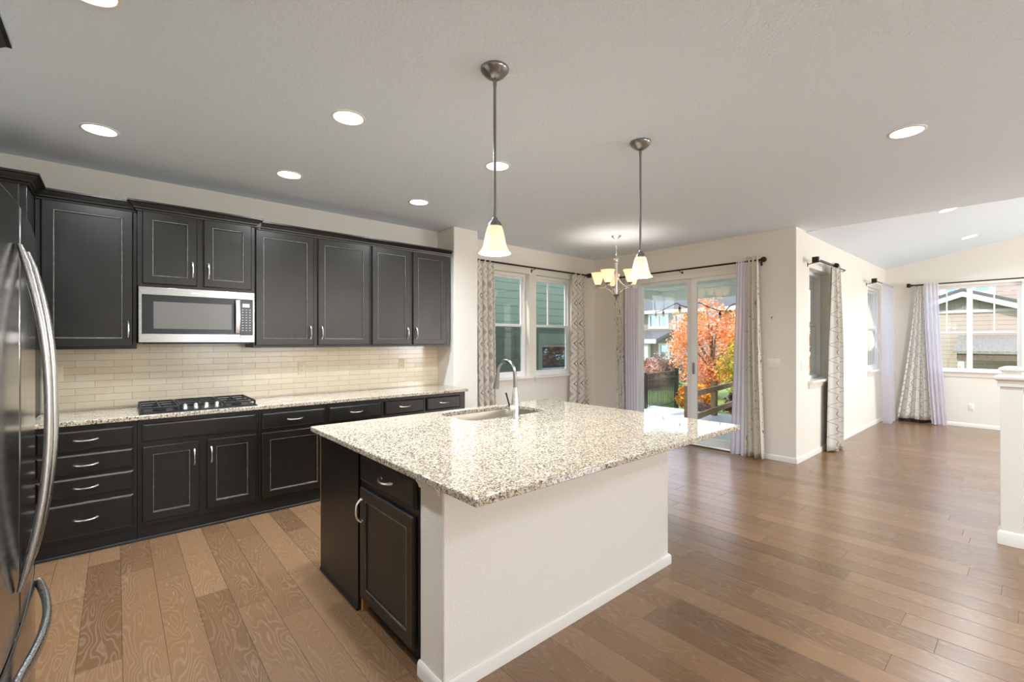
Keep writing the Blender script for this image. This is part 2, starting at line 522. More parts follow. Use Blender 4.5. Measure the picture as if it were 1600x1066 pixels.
def mesh_of(name, mb, off, smooth):
    me = bpy.data.meshes.new(name)
    me.from_pydata([(p[0] - off[0], p[1] - off[1], p[2] - off[2]) for p in mb.v], [], mb.f)
    bm = bmesh.new()
    bm.from_mesh(me)
    bmesh.ops.recalc_face_normals(bm, faces=bm.faces)
    bm.to_mesh(me)
    bm.free()
    if mb.uv:
        lay = me.uv_layers.new(name='UVMap')
        for l in me.loops:
            lay.data[l.index].uv = mb.uv[l.vertex_index]
    if smooth:
        for p in me.polygons:
            p.use_smooth = True
        me.set_sharp_from_angle(angle=radians(smooth))
    return me

def obj(name, mb, mat, parent=None, bevel=0.0, smooth=38, label=None, seg=2, solid=0.0):
    if parent is None:
        xs, ys, zs = zip(*mb.v)
        off = ((min(xs) + max(xs)) / 2, (min(ys) + max(ys)) / 2, min(zs))
    else:
        off = OFF[parent.name]
    me = mesh_of(name, mb, off, smooth)
    me.materials.append(M[mat] if isinstance(mat, str) else mat)
    o = bpy.data.objects.new(name, me)
    COL.objects.link(o)
    OFF[o.name] = off
    if parent is None:
        o.location = off
    else:
        o.parent = parent
    if solid:
        k = o.modifiers.new('thickness', 'SOLIDIFY')
        k.thickness = solid
        k.offset = 0
    if bevel:
        k = o.modifiers.new('edge', 'BEVEL')
        k.width = bevel
        k.segments = seg
        k.limit_method = 'ANGLE'
        k.angle_limit = radians(35)
        k.harden_normals = False
    if label:
        o['label'] = label
    return o

def tag(o, label, cat, group=None):
    o['label'], o['category'] = label, cat
    if group:
        o['group'] = group
    return o

def thing(name, label, cat, loc, group=None):
    o = bpy.data.objects.new(name, None)
    COL.objects.link(o)
    o.empty_display_size = 0.1
    o.location = loc
    OFF[o.name] = tuple(loc)
    return tag(o, label, cat, group)

def struct(name, mb, mat, parent=None, **kw):
    o = obj(name, mb, mat, parent, **kw)
    if parent is None:
        o['kind'] = 'structure'
    return o

def struct_root(name, loc):
    o = bpy.data.objects.new(name, None)
    COL.objects.link(o)
    o.location = loc
    OFF[o.name] = tuple(loc)
    o['kind'] = 'structure'
    return o

def wall_T(y):          # looking at a wall that faces -Y: a = X, b = out of the wall, c = Z
    return lambda a, b, c: (a, y - b, c)
def left_T(x):          # a face that looks towards -X: a = Y
    return lambda a, b, c: (x - b, a, c)
def right_T(x):         # a face that looks towards +X: a = Y
    return lambda a, b, c: (x + b, a, c)

def grid_wall(mb, xs, zs, holes, b0, b1):
    """one connected wall slab with rectangular holes (a0,a1,c0,c1); slab between depth b0 and b1"""
    xs = sorted(set(xs + [h[i] for h in holes for i in (0, 1)]))
    zs = sorted(set(zs + [h[i] for h in holes for i in (2, 3)]))
    nx, nz = len(xs), len(zs)
    solid = {}
    for i in range(nx - 1):
        for j in range(nz - 1):
            cx, cz = (xs[i] + xs[i + 1]) / 2, (zs[j] + zs[j + 1]) / 2
            solid[i, j] = not any(h[0] < cx < h[1] and h[2] < cz < h[3] for h in holes)
    vid, vs, fs = {}, [], []
    def V(i, j, k):
        if (i, j, k) not in vid:
            vid[i, j, k] = len(vs)
            vs.append((xs[i], (b0, b1)[k], zs[j]))
        return vid[i, j, k]
    for (i, j), ok in solid.items():
        if not ok:
            continue
        for k in (0, 1):
            fs.append((V(i, j, k), V(i + 1, j, k), V(i + 1, j + 1, k), V(i, j + 1, k)))
        for di, dj, e in ((-1, 0, ((i, j), (i, j + 1))), (1, 0, ((i + 1, j), (i + 1, j + 1))),
                          (0, -1, ((i, j), (i + 1, j))), (0, 1, ((i, j + 1), (i + 1, j + 1)))):
            if not solid.get((i + di, j + dj), False):
                (p, q), (r, t) = e
                fs.append((V(p, q, 0), V(r, t, 0), V(r, t, 1), V(p, q, 1)))
    return mb.add(vs, fs)

# ------------------------------------------------------------------ room shell
YW, XP, YH, XF, ZC = 4.87, 6.06, 1.87, 10.85, 2.80      # kitchen wall, patio wall, hall wall, far wall, ceiling
XL, YB = -1.05, -4.2
TH = 0.16

_fl = [(XL - TH, YB - TH), (XF + TH, YB - TH), (XF + TH, YH + TH), (XP + TH, YH + TH), (XP + TH, YW + TH), (XL - TH, YW + TH)]
struct('floor', MB().rings([[(x, y, z) for x, y in _fl] for z in (-0.12, 0.0)]), 'floor', smooth=0)

WIN_A = (3.44, 4.56, 0.93, 2.43)
WIN_B = (4.70, 5.52, 0.93, 2.43)
struct('wall_kitchen', grid_wall(MB(wall_T(YW)), [XL - TH, XP + TH], [0.0, 2.95], [WIN_A, WIN_B], 0.0, -TH), 'wall', smooth=0)
DOOR = (2.40, 4.08, 0.0, 2.38)
struct('wall_patio', grid_wall(MB(left_T(XP)), [YH + 0.24, YW], [0.0, 2.95], [DOOR], 0.0, -TH), 'wall', smooth=0)
WIN_C = (6.53, 7.41, 0.95, 2.37)
WIN_D = (9.50, 10.42, 0.95, 2.37)
struct('wall_hall', grid_wall(MB(wall_T(YH)), [XP, XF + TH], [0.0, 2.90], [WIN_C, WIN_D], 0.0, -0.24), 'wall', smooth=0)
WIN_E = (0.17, 1.34, 0.945, 2.40)
struct('wall_far', grid_wall(MB(left_T(XF)), [YB - TH, YH], [0.0, 4.3], [WIN_E], 0.0, -TH), 'wall', smooth=0)
struct('wall_left', MB().box(XL - TH, XL, YB - TH, YW, 0.0, 2.95), 'wall', smooth=0)
WIN_F = (1.2, 4.2, 0.8, 2.3)
WIN_G = (6.8, 9.4, 0.8, 2.3)
struct('wall_back', grid_wall(MB(lambda a, b, c: (a, YB + b, c)), [XL, XF], [0.0, 4.3], [WIN_F, WIN_G], 0.0, -TH), 'wall', smooth=0)
struct('wall_nib', MB().box(3.0, 3.35, 4.50, YW, 0.0, ZC), 'wall', bevel=0.012, seg=3)

XV = 6.43
_cl = [(XL - TH, YB), (XV, YB), (XV, YH + TH), (XP + TH, YH + TH), (XP + TH, YW + TH), (XL - TH, YW + TH)]
struct('ceiling', MB().rings([[(x, y, z) for x, y in _cl] for z in (ZC, ZC + 0.15)]), 'ceil', smooth=0)
SL = 0.2
zv = lambda y: 2.775 + SL * (YH - y)
mb = MB().rings([[(XV - 0.02, YH + TH, zv(YH + TH)), (XF + TH, YH + TH, zv(YH + TH)), (XF + TH, YH + TH, zv(YH + TH) + 0.15), (XV - 0.02, YH + TH, zv(YH + TH) + 0.15)],
                 [(XV - 0.02, YB, zv(YB)), (XF + TH, YB, zv(YB)), (XF + TH, YB, zv(YB) + 0.15), (XV - 0.02, YB, zv(YB) + 0.15)]])
struct('ceiling_sloped', mb, 'ceil', smooth=0)
struct('wall_gable', MB(lambda a, b, c: (XV - 0.12 + a, b, c)).prism([(YB, ZC + 0.15), (YH - 0.87, ZC + 0.15), (YB, zv(YB) + 0.1)], 0.0, 0.12), 'wall', smooth=0)

# baseboards
BBP = [(0, 0), (0.014, 0), (0.014, 0.050), (0.009, 0.060), (0.006, 0.064), (0, 0.064)]
struct('baseboard_patio', MB().sweep(BBP, [(XP, 2.36), (XP, YH), (XF, YH), (XF, YB)]), 'trim')
struct('baseboard_kitchen', MB().sweep(BBP, [(3.0, 4.50), (3.35, 4.50), (3.35, YW), (XP, YW), (XP, 4.12)]), 'trim')

# island half wall
struct('wall_island', MB().box(1.0, 2.72, 1.58, 1.765, 0.0, 0.882), 'wall', bevel=0.008)
struct('baseboard_island', MB().sweep(BBP, [(1.0, 1.765), (1.0, 1.58), (2.72, 1.58), (2.72, 1.765)]), 'trim')
struct('trim_island', MB().sweep([(0, 0.815), (0.006, 0.815), (0.010, 0.83), (0.022, 0.848), (0.028, 0.858), (0.028, 0.8805), (0, 0.8805)],
                                 [(1.0, 1.765), (1.0, 1.60)]), 'trim')

# backsplash
struct('wall_backsplash', MB().box(-0.42, 3.0, 4.862, YW, 0.915, 1.45), 'tile', smooth=0)

# ------------------------------------------------------------------ windows
def double_hung(name, T, a0, a1, c0, c1, depth, grid=None, set_back=0.0, screen=False):
    """opening a0..a1, c0..c1 in a wall; the frame stands `depth` behind the wall face"""
    x, y, z = T((a0 + a1) / 2, 0, c0)
    r = struct_root(name, (x, y, z))
    w = 0.045
    obj('frame', MB(T).ringframe((a0, a1, c0, c1), (a0 + w, a1 - w, c0 + w, c1 - w), -depth - 0.06 - set_back, -depth), 'vinyl', r, 0.003)
    cm = c0 + (c1 - c0) * 0.497
    i0, i1 = a0 + w, a1 - w
    lo = (i0, i1, c0 + w, cm + 0.02)
    up = (i0, i1, cm - 0.02, c1 - w)
    s = 0.032
    for nm, q, d in (('lower_sash', lo, 0.006 + set_back), ('upper_sash', up, 0.028 + set_back)):
        inner = (q[0] + s, q[1] - s, q[2] + s, q[3] - s)
        sh = obj(nm, MB(T).ringframe(q, inner, -depth - d - 0.022, -depth - d), 'vinyl', r, 0.002)
        obj('pane', MB(T).box(inner[0] - 0.004, inner[1] + 0.004, -depth - d - 0.013, -depth - d - 0.009, inner[2] - 0.004, inner[3] + 0.004), 'glass', sh, smooth=0)
        if screen and nm == 'lower_sash':
            obj('insect_screen', MB(T).box(inner[0], inner[1], -depth - d - 0.040, -depth - d - 0.038, inner[2], inner[3]), 'screen', r, smooth=0)
        if grid is not None and nm == 'upper_sash':
            m = (inner[0] + inner[1]) / 2 + grid
            obj('muntin', MB(T).box(m - 0.011, m + 0.011, -depth - d - 0.017, -depth - d - 0.002, inner[2], inner[3]), 'vinyl', sh)
    sl = MB(T)
    sl.prism([(-depth, c0 - 0.032), (0.045, c0 - 0.032), (0.052, c0 - 0.022), (0.052, c0 - 0.010), (0.045, c0 + 0.001), (-depth, c0 + 0.001)], a0 - 0.045, a1 + 0.045)
    so = obj('sill', sl, 'trim', r, 0.002)
    obj('apron', MB(T).prism([(0.0, c0 - 0.032), (0.020, c0 - 0.032), (0.020, c0 - 0.048), (0.013, c0 - 0.062), (0.013, c0 - 0.088), (0.0, c0 - 0.088)], a0 - 0.03, a1 + 0.03), 'trim', so, 0.002)
    return r

double_hung('window_1', wall_T(YW), *WIN_A, 0.075, grid=-0.08, screen=True)
double_hung('window_2', wall_T(YW), *WIN_B, 0.075, grid=-0.055, screen=True)
double_hung('window_3', wall_T(YH), *WIN_C, 0.105, set_back=0.05)
double_hung('window_4', wall_T(YH), *WIN_D, 0.035, set_back=0.02)

# wide window of the far room: two lights side by side
T = left_T(XF)
r = struct_root('window_5', (XF, 0.75, 0.945))
a0, a1, c0, c1 = WIN_E
obj('frame', MB(T).ringframe((a0, a1, c0, c1), (a0 + 0.05, a1 - 0.05, c0 + 0.04, c1 - 0.05), -0.10, -0.05), 'vinyl', r, 0.003)
obj('mullion', MB(T).box(0.725, 0.795, -0.10, -0.045, c0 + 0.04, c1 - 0.05), 'vinyl', r, 0.003)
for q0, q1 in ((a0 + 0.05, 0.725), (0.795, a1 - 0.05)):
    pn = obj('pane', MB(T).box(q0, q1, -0.082, -0.078, c0 + 0.04, c1 - 0.05), 'glass', r, smooth=0)
    mm = MB(T)
    m = (q0 + q1) / 2
    grid_wall(mm, [q0, q1], [1.585, c1 - 0.05], [(q0, m - 0.010, 1.61, c1 - 0.05), (m + 0.010, q1, 1.61, c1 - 0.05)], -0.088, -0.072)
    obj('muntin', mm, 'vinyl', pn)
so = obj('sill', MB(T).prism([(-0.05, c0 - 0.032), (0.045, c0 - 0.032), (0.052, c0 - 0.02), (0.045, c0 + 0.001), (-0.05, c0 + 0.001)], a0 - 0.06, a1 + 0.06), 'trim', r, 0.002)
obj('apron', MB(T).box(a0 - 0.04, a1 + 0.04, 0.0, 0.018, c0 - 0.10, c0 - 0.032), 'trim', so, 0.003)

for nm, q in (('window_6', WIN_F), ('window_7', WIN_G)):  # unseen back windows, added to bring fill light into the room
    Tb = lambda a, b, c: (a, YB + b, c)
    r = struct_root(nm, ((q[0] + q[1]) / 2, YB, q[2]))
    obj('frame', MB(Tb).ringframe(q, (q[0] + 0.06, q[1] - 0.06, q[2] + 0.06, q[3] - 0.06), -0.11, -0.06), 'vinyl', r, 0.003)
    obj('mullion', MB(Tb).box((q[0] + q[1]) / 2 - 0.03, (q[0] + q[1]) / 2 + 0.03, -0.11, -0.06, q[2] + 0.06, q[3] - 0.06), 'vinyl', r)

# sliding patio door
T = left_T(XP)
r = struct_root('door_1', (XP, 3.24, 0.0))
d0, d1, _, dz = DOOR
obj('frame', MB(T).ringframe((d0, d1, 0.0, dz), (d0 + 0.045, d1 - 0.045, 0.035, dz - 0.05), -0.14, -0.015), 'vinyl', r, 0.003)
obj('head_trim', MB(T).box(d0 - 0.01, d1 + 0.01, -0.014, 0.012, dz - 0.055, dz + 0.02), 'trim', r, 0.004)
obj('threshold', MB(T).prism([(-0.17, 0.002), (0.0, 0.002), (0.012, 0.012), (0.0, 0.034), (-0.17, 0.040)], d0, d1), 'nickel', r, 0.002)
fx = (3.19, d1 - 0.045, 0.035, dz - 0.05)
fxi = (fx[0] + 0.085, fx[1] - 0.035, fx[2] + 0.09, fx[3] - 0.045)
p = obj('fixed_panel', MB(T).ringframe(fx, fxi, -0.125, -0.085), 'vinyl', r, 0.003)
obj('pane', MB(T).box(fxi[0] - 0.004, fxi[1] + 0.004, -0.108, -0.104, fxi[2] - 0.004, fxi[3] + 0.004), 'glass', p, smooth=0)
sx = (d0 + 0.045, 3.185, 0.035, dz - 0.05)
sxi = (sx[0] + 0.06, sx[1] - 0.075, sx[2] + 0.09, sx[3] - 0.055)
p = obj('sliding_panel', MB(T).ringframe(sx, sxi, -0.07, -0.03), 'vinyl', r, 0.003)
obj('pane', MB(T).box(sxi[0] - 0.004, sxi[1] + 0.004, -0.053, -0.049, sxi[2] - 0.004, sxi[3] + 0.004), 'glass', p, smooth=0)
obj('handle', MB(T).rects([(3.135, 3.165, 0.99, 1.15, -0.031), (3.135, 3.165, 0.99, 1.15, -0.022), (3.140, 3.160, 1.0, 1.14, -0.012)]), 'nickel_dk', p, 0.002)

# ------------------------------------------------------------------ kitchen cabinets
def door(name, T, a0, a1, c0, c1, parent, fw=0.058, b=0.002, t=0.019):
    o = obj(name, MB(T).rects([(a0, a1, c0, c1, b), (a0, a1, c0, c1, b + t - 0.006), (a0 + 0.006, a1 - 0.006, c0 + 0.006, c1 - 0.006, b + t),
                               (a0 + fw, a1 - fw, c0 + fw, c1 - fw, b + t), (a0 + fw + 0.005, a1 - fw - 0.005, c0 + fw + 0.005, c1 - fw - 0.005, b + t - 0.004),
                               (a0 + fw + 0.010, a1 - fw - 0.010, c0 + fw + 0.010, c1 - fw - 0.010, b + t - 0.010)]), 'cab', parent, smooth=20)
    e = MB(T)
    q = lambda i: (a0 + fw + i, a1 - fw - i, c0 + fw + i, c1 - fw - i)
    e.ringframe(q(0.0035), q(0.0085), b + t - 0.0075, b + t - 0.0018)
    obj('panel_bead', e, 'highlight', o, label='pale bead painted as the edge highlight around the recessed panel')
    return o

def drawer(T, a0, a1, c0, c1, parent, b=0.002, t=0.019):
    o = obj('drawer', MB(T).rects([(a0, a1, c0, c1, b), (a0, a1, c0, c1, b + t - 0.008), (a0 + 0.004, a1 - 0.004, c0 + 0.004, c1 - 0.004, b + t - 0.005),
                                   (a0 + 0.013, a1 - 0.013, c0 + 0.013, c1 - 0.013, b + t)]), 'cab', parent, smooth=20)
    return o

def pull(T, a, c, parent, vertical=False, L=0.118, b=0.021, drop=0.0):
    pts, rad = [], []
    for i in range(13):
        s = -1 + i / 6
        out = 0.028 * (1 - abs(s) ** 3.2) + 0.004
        d = s * L / 2
        pts.append((a, b + out, c + d) if vertical else (a + d, b + out, c - 0.003 * (1 - s * s)))
        rad.append(0.0052 + 0.0032 * abs(s) ** 3)
    mb = MB(T).tube(pts, rad, 8)
    for s in (-1, 1):
        q = (a, c + s * (L / 2 - 0.003)) if vertical else (a + s * (L / 2 - 0.003), c)
        mb.tube([(q[0], b - 0.001, q[1]), (q[0], b + 0.004, q[1]), (q[0], b + 0.010, q[1])], [0.0085, 0.0078, 0.005], 10)
    return obj('handle', mb, 'nickel', parent)

CROWN = [(0.0, 2.437), (0.010, 2.437), (0.012, 2.450), (0.022, 2.455), (0.024, 2.466), (0.040, 2.478), (0.052, 2.492), (0.062, 2.495), (0.062, 2.508), (0.0, 2.508)]

def carcass(T, a0, a1, c0, c1, depth, parent, name='body'):
    return obj(name, MB(T).box(a0, a1, -depth, 0.0, c0, c1), 'cab', parent, 0.0015)

# wall cabinets (face at y 4.54, the one above the microwave a little deeper)
UY = 4.54
TU = wall_T(UY)
GU = 'black wall cabinets'
c = thing('wall_cabinet', 'tall single-door black wall cabinet between the pantry and the microwave', 'cabinet', (-0.14, 4.70, 1.39), GU)
carcass(TU, -0.424, 0.120, 1.39, 2.46, 0.329, c)
d = door('door', TU, -0.395, 0.097, 1.410, 2.437, c)
pull(TU, 0.070, 1.540, d, True)
obj('crown', MB().sweep(CROWN, [(-0.424, UY), (0.120, UY)]), 'cab', c, smooth=25)

TM = wall_T(4.49)
c = thing('wall_cabinet', 'short two-door black wall cabinet directly above the microwave', 'cabinet', (0.517, 4.68, 1.868), GU)
carcass(TM, 0.122, 0.912, 1.868, 2.46, 0.379, c)
d = door('door', TM, 0.150, 0.497, 1.892, 2.446, c)
pull(TM, 0.466, 2.022, d, True)
d = door('door', TM, 0.541, 0.888, 1.892, 2.446, c)
pull(TM, 0.574, 2.022, d, True)
CR2 = [(o, z + 0.006) for o, z in CROWN]
obj('crown', MB().sweep(CR2, [(0.122, 4.53), (0.122, 4.49), (0.912, 4.49), (0.912, 4.53)]), 'cab', c, smooth=25)

c = thing('wall_cabinet', 'wide two-door black wall cabinet just past the microwave', 'cabinet', (1.455, 4.70, 1.39), GU)
carcass(TU, 0.914, 1.991, 1.39, 2.46, 0.329, c)
d = door('door', TU, 0.929, 1.425, 1.410, 2.437, c)
pull(TU, 1.390, 1.530, d, True)
d = door('door', TU, 1.462, 1.975, 1.410, 2.437, c)
pull(TU, 1.496, 1.530, d, True)
obj('crown', MB().sweep(CROWN, [(0.975, UY), (1.991, UY)]), 'cab', c, smooth=25)

c = thing('wall_cabinet', 'narrower two-door black wall cabinet at the far end beside the wall corner', 'cabinet', (2.48, 4.70, 1.39), GU)
carcass(TU, 1.993, 2.968, 1.39, 2.46, 0.329, c)
d = door('door', TU, 2.006, 2.446, 1.410, 2.437, c)
pull(TU, 2.408, 1.535, d, True)
d = door('door', TU, 2.478, 2.912, 1.410, 2.437, c)
pull(TU, 2.515, 1.535, d, True)
obj('crown', MB().sweep(CROWN, [(1.993, UY), (2.968, UY)]), 'cab', c, smooth=25)

# pantry beside the refrigerator
TP = wall_T(4.19)
c = thing('pantry_cabinet', 'deep full-height black pantry cabinet half hidden behind the refrigerator', 'cabinet', (-0.73, 4.52, 0.0))
carcass(TP, XL + 0.005, -0.427, 0.0, 2.46, 0.678, c)
d = door('door', TP, XL + 0.06, -0.458, 0.13, 1.36, c)
d = door('door', TP, XL + 0.06, -0.458, 1.39, 2.437, c)
obj('crown', MB().sweep(CROWN, [(XL + 0.005, 4.19), (-0.427, 4.19), (-0.427, 4.475)]), 'cab', c, smooth=25)

# base cabinets
BY = 4.255
TB = wall_T(BY)
GB = 'black base cabinets along the wall'
def base(a0, a1, label):
    c = thing('base_cabinet', label, 'cabinet', ((a0 + a1) / 2, 4.55, 0.0), GB)
    carcass(TB, a0, a1, 0.105, 0.882, 0.60, c)
    obj('toe_kick', MB(TB).box(a0, a1, -0.60, -0.022, 0.0, 0.104), 'cabdark', c)
    obj('toe_strip', MB(TB).prism([(-0.0215, 0.0), (-0.010, 0.0), (-0.010, 0.010), (-0.016, 0.018), (-0.0215, 0.020)], a0, a1), 'cabdark', c)
    return c

c = base(-0.424, 0.114, 'black base cabinet with a stack of four drawers beside the refrigerator')
for z0, z1, zh in ((0.706, 0.846, 0.781), (0.553, 0.686, 0.613), (0.395, 0.528, 0.460), (0.130, 0.358, 0.245)):
    d = drawer(TB, -0.395, 0.095, z0, z1, c)
    pull(TB, -0.155, zh, d)

c = base(0.116, 0.894, 'two-door black base cabinet with a blank front under the cooktop')
obj('false_front', MB(TB).rects([(0.142, 0.875, 0.717, 0.848, 0.002), (0.142, 0.875, 0.717, 0.848, 0.013), (0.146, 0.871, 0.721, 0.844, 0.016), (0.155, 0.862, 0.730, 0.835, 0.021)]), 'cab', c, smooth=20)
d = door('door', TB, 0.142, 0.487, 0.137, 0.683, c)
pull(TB, 0.452, 0.563, d, True)
d = door('door', TB, 0.533, 0.875, 0.137, 0.683, c)
pull(TB, 0.562, 0.563, d, True)

c = base(0.896, 1.445, 'black base cabinet with one drawer over one door just past the cooktop')
d = drawer(TB, 0.918, 1.427, 0.711, 0.845, c)
pull(TB, 1.175, 0.778, d)
d = door('door', TB, 0.918, 1.427, 0.130, 0.680, c)
pull(TB, 1.392, 0.60, d, True)

c = base(1.447, 1.993, 'black base cabinet seen only as one wide drawer above the island edge')
d = drawer(TB, 1.465, 1.976, 0.711, 0.845, c)
pull(TB, 1.722, 0.783, d)
d = door('door', TB, 1.465, 1.976, 0.130, 0.680, c)
pull(TB, 1.50, 0.60, d, True)

c = base(1.995, 2.985, 'black base cabinet with two small drawers side by side at the far end')
d = drawer(TB, 2.011, 2.450, 0.711, 0.848, c)
pull(TB, 2.225, 0.785, d)
d = drawer(TB, 2.482, 2.912, 0.711, 0.848, c)
pull(TB, 2.700, 0.785, d)
d = door('door', TB, 2.011, 2.450, 0.130, 0.680, c)
pull(TB, 2.415, 0.60, d, True)
d = door('door', TB, 2.482, 2.912, 0.130, 0.680, c)
pull(TB, 2.517, 0.60, d, True)

ct = MB()
ct.rings([[(-0.424, 4.205, z), (2.996, 4.205, z), (2.996, 4.861, z), (-0.424, 4.861, z)] for z in (0.883, 0.914)])
tag(obj('countertop', ct, 'granite', bevel=0.004), 'long speckled granite countertop along the tiled wall', 'countertop')

# ------------------------------------------------------------------ cooktop
k = thing('gas_cooktop', 'black gas cooktop with iron grates and steel knobs set in the granite', 'cooktop', (0.505, 4.50, 0.914))
obj('base', MB().rings([[(0.125 + i, 4.245 + i, z), (0.885 - i, 4.245 + i, z), (0.885 - i, 4.765 - i, z), (0.125 + i, 4.765 - i, z)] for i, z in ((0, 0.9145), (0, 0.920), (0.008, 0.926), (0.03, 0.926), (0.034, 0.922))]), 'enamel', k)
for bx, by, br in ((0.25, 4.40, 0.042), (0.25, 4.63, 0.036), (0.76, 4.63, 0.042), (0.76, 4.40, 0.036), (0.505, 4.58, 0.052)):
    b = obj('burner', MB().lathe([(0.001, 0.922), (br, 0.922), (br, 0.930), (br * 0.8, 0.934), (br * 0.8, 0.941), (br * 0.7, 0.944), (0.001, 0.944)], bx, by, 20), 'iron', k)
for g0, g1, y0 in ((0.133, 0.362, 4.262), (0.370, 0.640, 4.335), (0.648, 0.877, 4.262)):
    y1 = 4.752
    z0, z1 = 0.949, 0.962
    holes = []
    nx, ny = 2, 3
    bw = 0.012
    for i in range(nx):
        for j in range(ny):
            hx0 = g0 + bw + i * (g1 - g0 - bw) / nx
            hx1 = g0 + (i + 1) * (g1 - g0 - bw) / nx
            hy0 = y0 + bw + j * (y1 - y0 - bw) / ny
            hy1 = y0 + (j + 1) * (y1 - y0 - bw) / ny
            holes.append((hx0, hx1, hy0, hy1))
    m = MB(lambda a, b, c: (a, c, b))
    grid_wall(m, [g0, g1], [y0, y1], holes, z0, z1)
    go = obj('grate', m, 'iron', k, 0.002)
    f = MB()
    for fx_, fy in ((g0, y0), (g1 - 0.014, y0), (g0, y1 - 0.014), (g1 - 0.014, y1 - 0.014)):
        fo = obj('foot', MB().box(fx_, fx_ + 0.014, fy, fy + 0.014, 0.922, 0.950), 'iron', go)
for kx in (0.400, 0.468, 0.537, 0.608):
    obj('knob', MB().lathe([(0.001, 0.926), (0.020, 0.926), (0.020, 0.932), (0.0165, 0.936), (0.0145, 0.960), (0.012, 0.965), (0.001, 0.966)], kx, 4.292, 16)
        .box(kx - 0.0035, kx + 0.0035, 4.277, 4.307, 0.955, 0.970), 'nickel', k)

# ------------------------------------------------------------------ microwave
TW = wall_T(4.47)
k = thing('microwave', 'stainless over-the-range microwave with dark window below the short cabinet', 'microwave', (0.516, 4.66, 1.437))
obj('body', MB(TW).box(0.126, 0.906, -0.385, 0.0, 1.437, 1.866), 'blackpl', k, 0.003)
d = obj('door', MB(TW).ringframe((0.128, 0.797, 1.440, 1.864), (0.146, 0.7955, 1.505, 1.806), 0.0, 0.022), 'steel', k, 0.002)
gd = obj('window_surround', MB(TW).box(0.146, 0.7955, 0.0, 0.018, 1.505, 1.806), 'enamel', d, 0.001)
def mwin():
    g = G('microwave_screen')
    return g.done(g.bsdf(C(96, 90, 83), 0.3, 0.0))
M['mwin'] = mwin()
obj('window_screen', MB(TW).box(0.216, 0.735, 0.0175, 0.0188, 1.545, 1.755), 'mwin', d, 0.0006)
hp = [(0.776, 0.024 + 0.030 * sin(pi * (0.12 + 0.76 * i / 12)), 1.516 + (1.794 - 1.516) * i / 12) for i in range(13)]
hm = MB(TW)
hm.rings([[(p[0] - 0.018, p[1], p[2]), (p[0] + 0.018, p[1], p[2]), (p[0] + 0.014, p[1] + 0.010, p[2]), (p[0] - 0.014, p[1] + 0.010, p[2])] for p in hp])
for zz in (1.530, 1.780):
    hm.box(0.766, 0.786, 0.018, 0.036, zz - 0.010, zz + 0.010)
obj('handle', hm, 'nickel', d, 0.002)
cp = obj('control_panel', MB(TW).ringframe((0.799, 0.904, 1.440, 1.864), (0.801, 0.893, 1.497, 1.806), 0.0, 0.022), 'steel', k, 0.002)
obj('key_panel', MB(TW).box(0.801, 0.893, 0.0, 0.018, 1.497, 1.806), 'enamel', cp, 0.001)
obj('display', MB(TW).box(0.815, 0.868, 0.0178, 0.0195, 1.738, 1.768), 'lcd', cp)
for i in range(3):
    for j in range(9):
        x, z = 0.817 + i * 0.027, 1.716 - j * 0.022
        obj('key', MB(TW).box(x - 0.006, x + 0.006, 0.0178, 0.0192, z - 0.0022, z + 0.0022), 'lcd', cp, smooth=0)
obj('badge', MB(TW).box(0.455, 0.535, 0.0218, 0.0235, 1.826, 1.838), 'nickel', d, 0.001)
obj('vent_grille', MB(TW).box(0.16, 0.87, -0.33, -0.02, 1.425, 1.4375), 'blackpl', k, 0.002)

# ------------------------------------------------------------------ wall outlets on the tiles
def outlet(name, T, a, c, label, mat='plate', kind='outlet', w=0.072, h=0.118, group=None):
    x, y, z = T(a, 0, c - h / 2)
    k = thing(name, label, kind, (x, y, z), group)
    obj('cover_plate', MB(T).rects([(a - w / 2, a + w / 2, c - h / 2, c + h / 2, 0.0005), (a - w / 2, a + w / 2, c - h / 2, c + h / 2, 0.003), (a - w / 2 + 0.004, a + w / 2 - 0.004, c - h / 2 + 0.004, c + h / 2 - 0.004, 0.006)]), mat, k)
    return k
def receptacles(k, T, a, c, mat):
    for s in (-1, 1):
        cc = c + s * 0.0195
        pts = [(a + 0.0165 * cos(t * pi / 10), cc + 0.0145 * sin(t * pi / 10)) for t in range(20)]
        f = obj('receptacle', MB(T).rings([[(p, 0.005, q) for p, q in pts], [(p, 0.0078, q) for p, q in pts]]), mat, k)
        for dx, hh in ((-0.0065, 0.008), (0.0065, 0.0065)):
            obj('slot', MB(T).box(a + dx - 0.0011, a + dx + 0.0011, 0.0074, 0.0082, cc + 0.001, cc + 0.001 + hh), 'slot', f, smooth=0)
        obj('slot', MB(T).box(a - 0.0022, a + 0.0022, 0.0074, 0.0082, cc - 0.0085, cc - 0.0045), 'slot', f, smooth=0)
TT = wall_T(4.862)
for a, c, lb in ((-0.340, 1.198, 'cream outlet on the tiles beside the refrigerator above the drawer stack'),
                 (1.410, 1.172, 'cream outlet on the tiles a little past the cooktop'),
                 (2.510, 1.186, 'cream outlet on the tiles near the far end of the countertop')):
    k = outlet('wall_outlet', TT, a, c, lb, 'ivory', group='outlets on the backsplash')
    receptacles(k, TT, a, c, 'ivory')
TF = left_T(XF)
k = outlet('wall_outlet', TF, 0.737, 0.338, 'white outlet low on the far wall under the wide window')
receptacles(k, TF, 0.737, 0.338, 'plate')
TPt = left_T(XP)
k = outlet('light_switch', TPt, 2.121, 1.178, 'white three-gang light switch plate beside the patio door curtain', 'plate', 'switch', 0.165, 0.118)
for da in (-0.046, 0, 0.046):
    tg = obj('toggle', MB(TPt).prism([(0.005, 1.172), (0.016, 1.186), (0.013, 1.190), (0.005, 1.186)], 2.121 + da - 0.005, 2.121 + da + 0.005), 'plate', k)
TH_ = wall_T(YH)
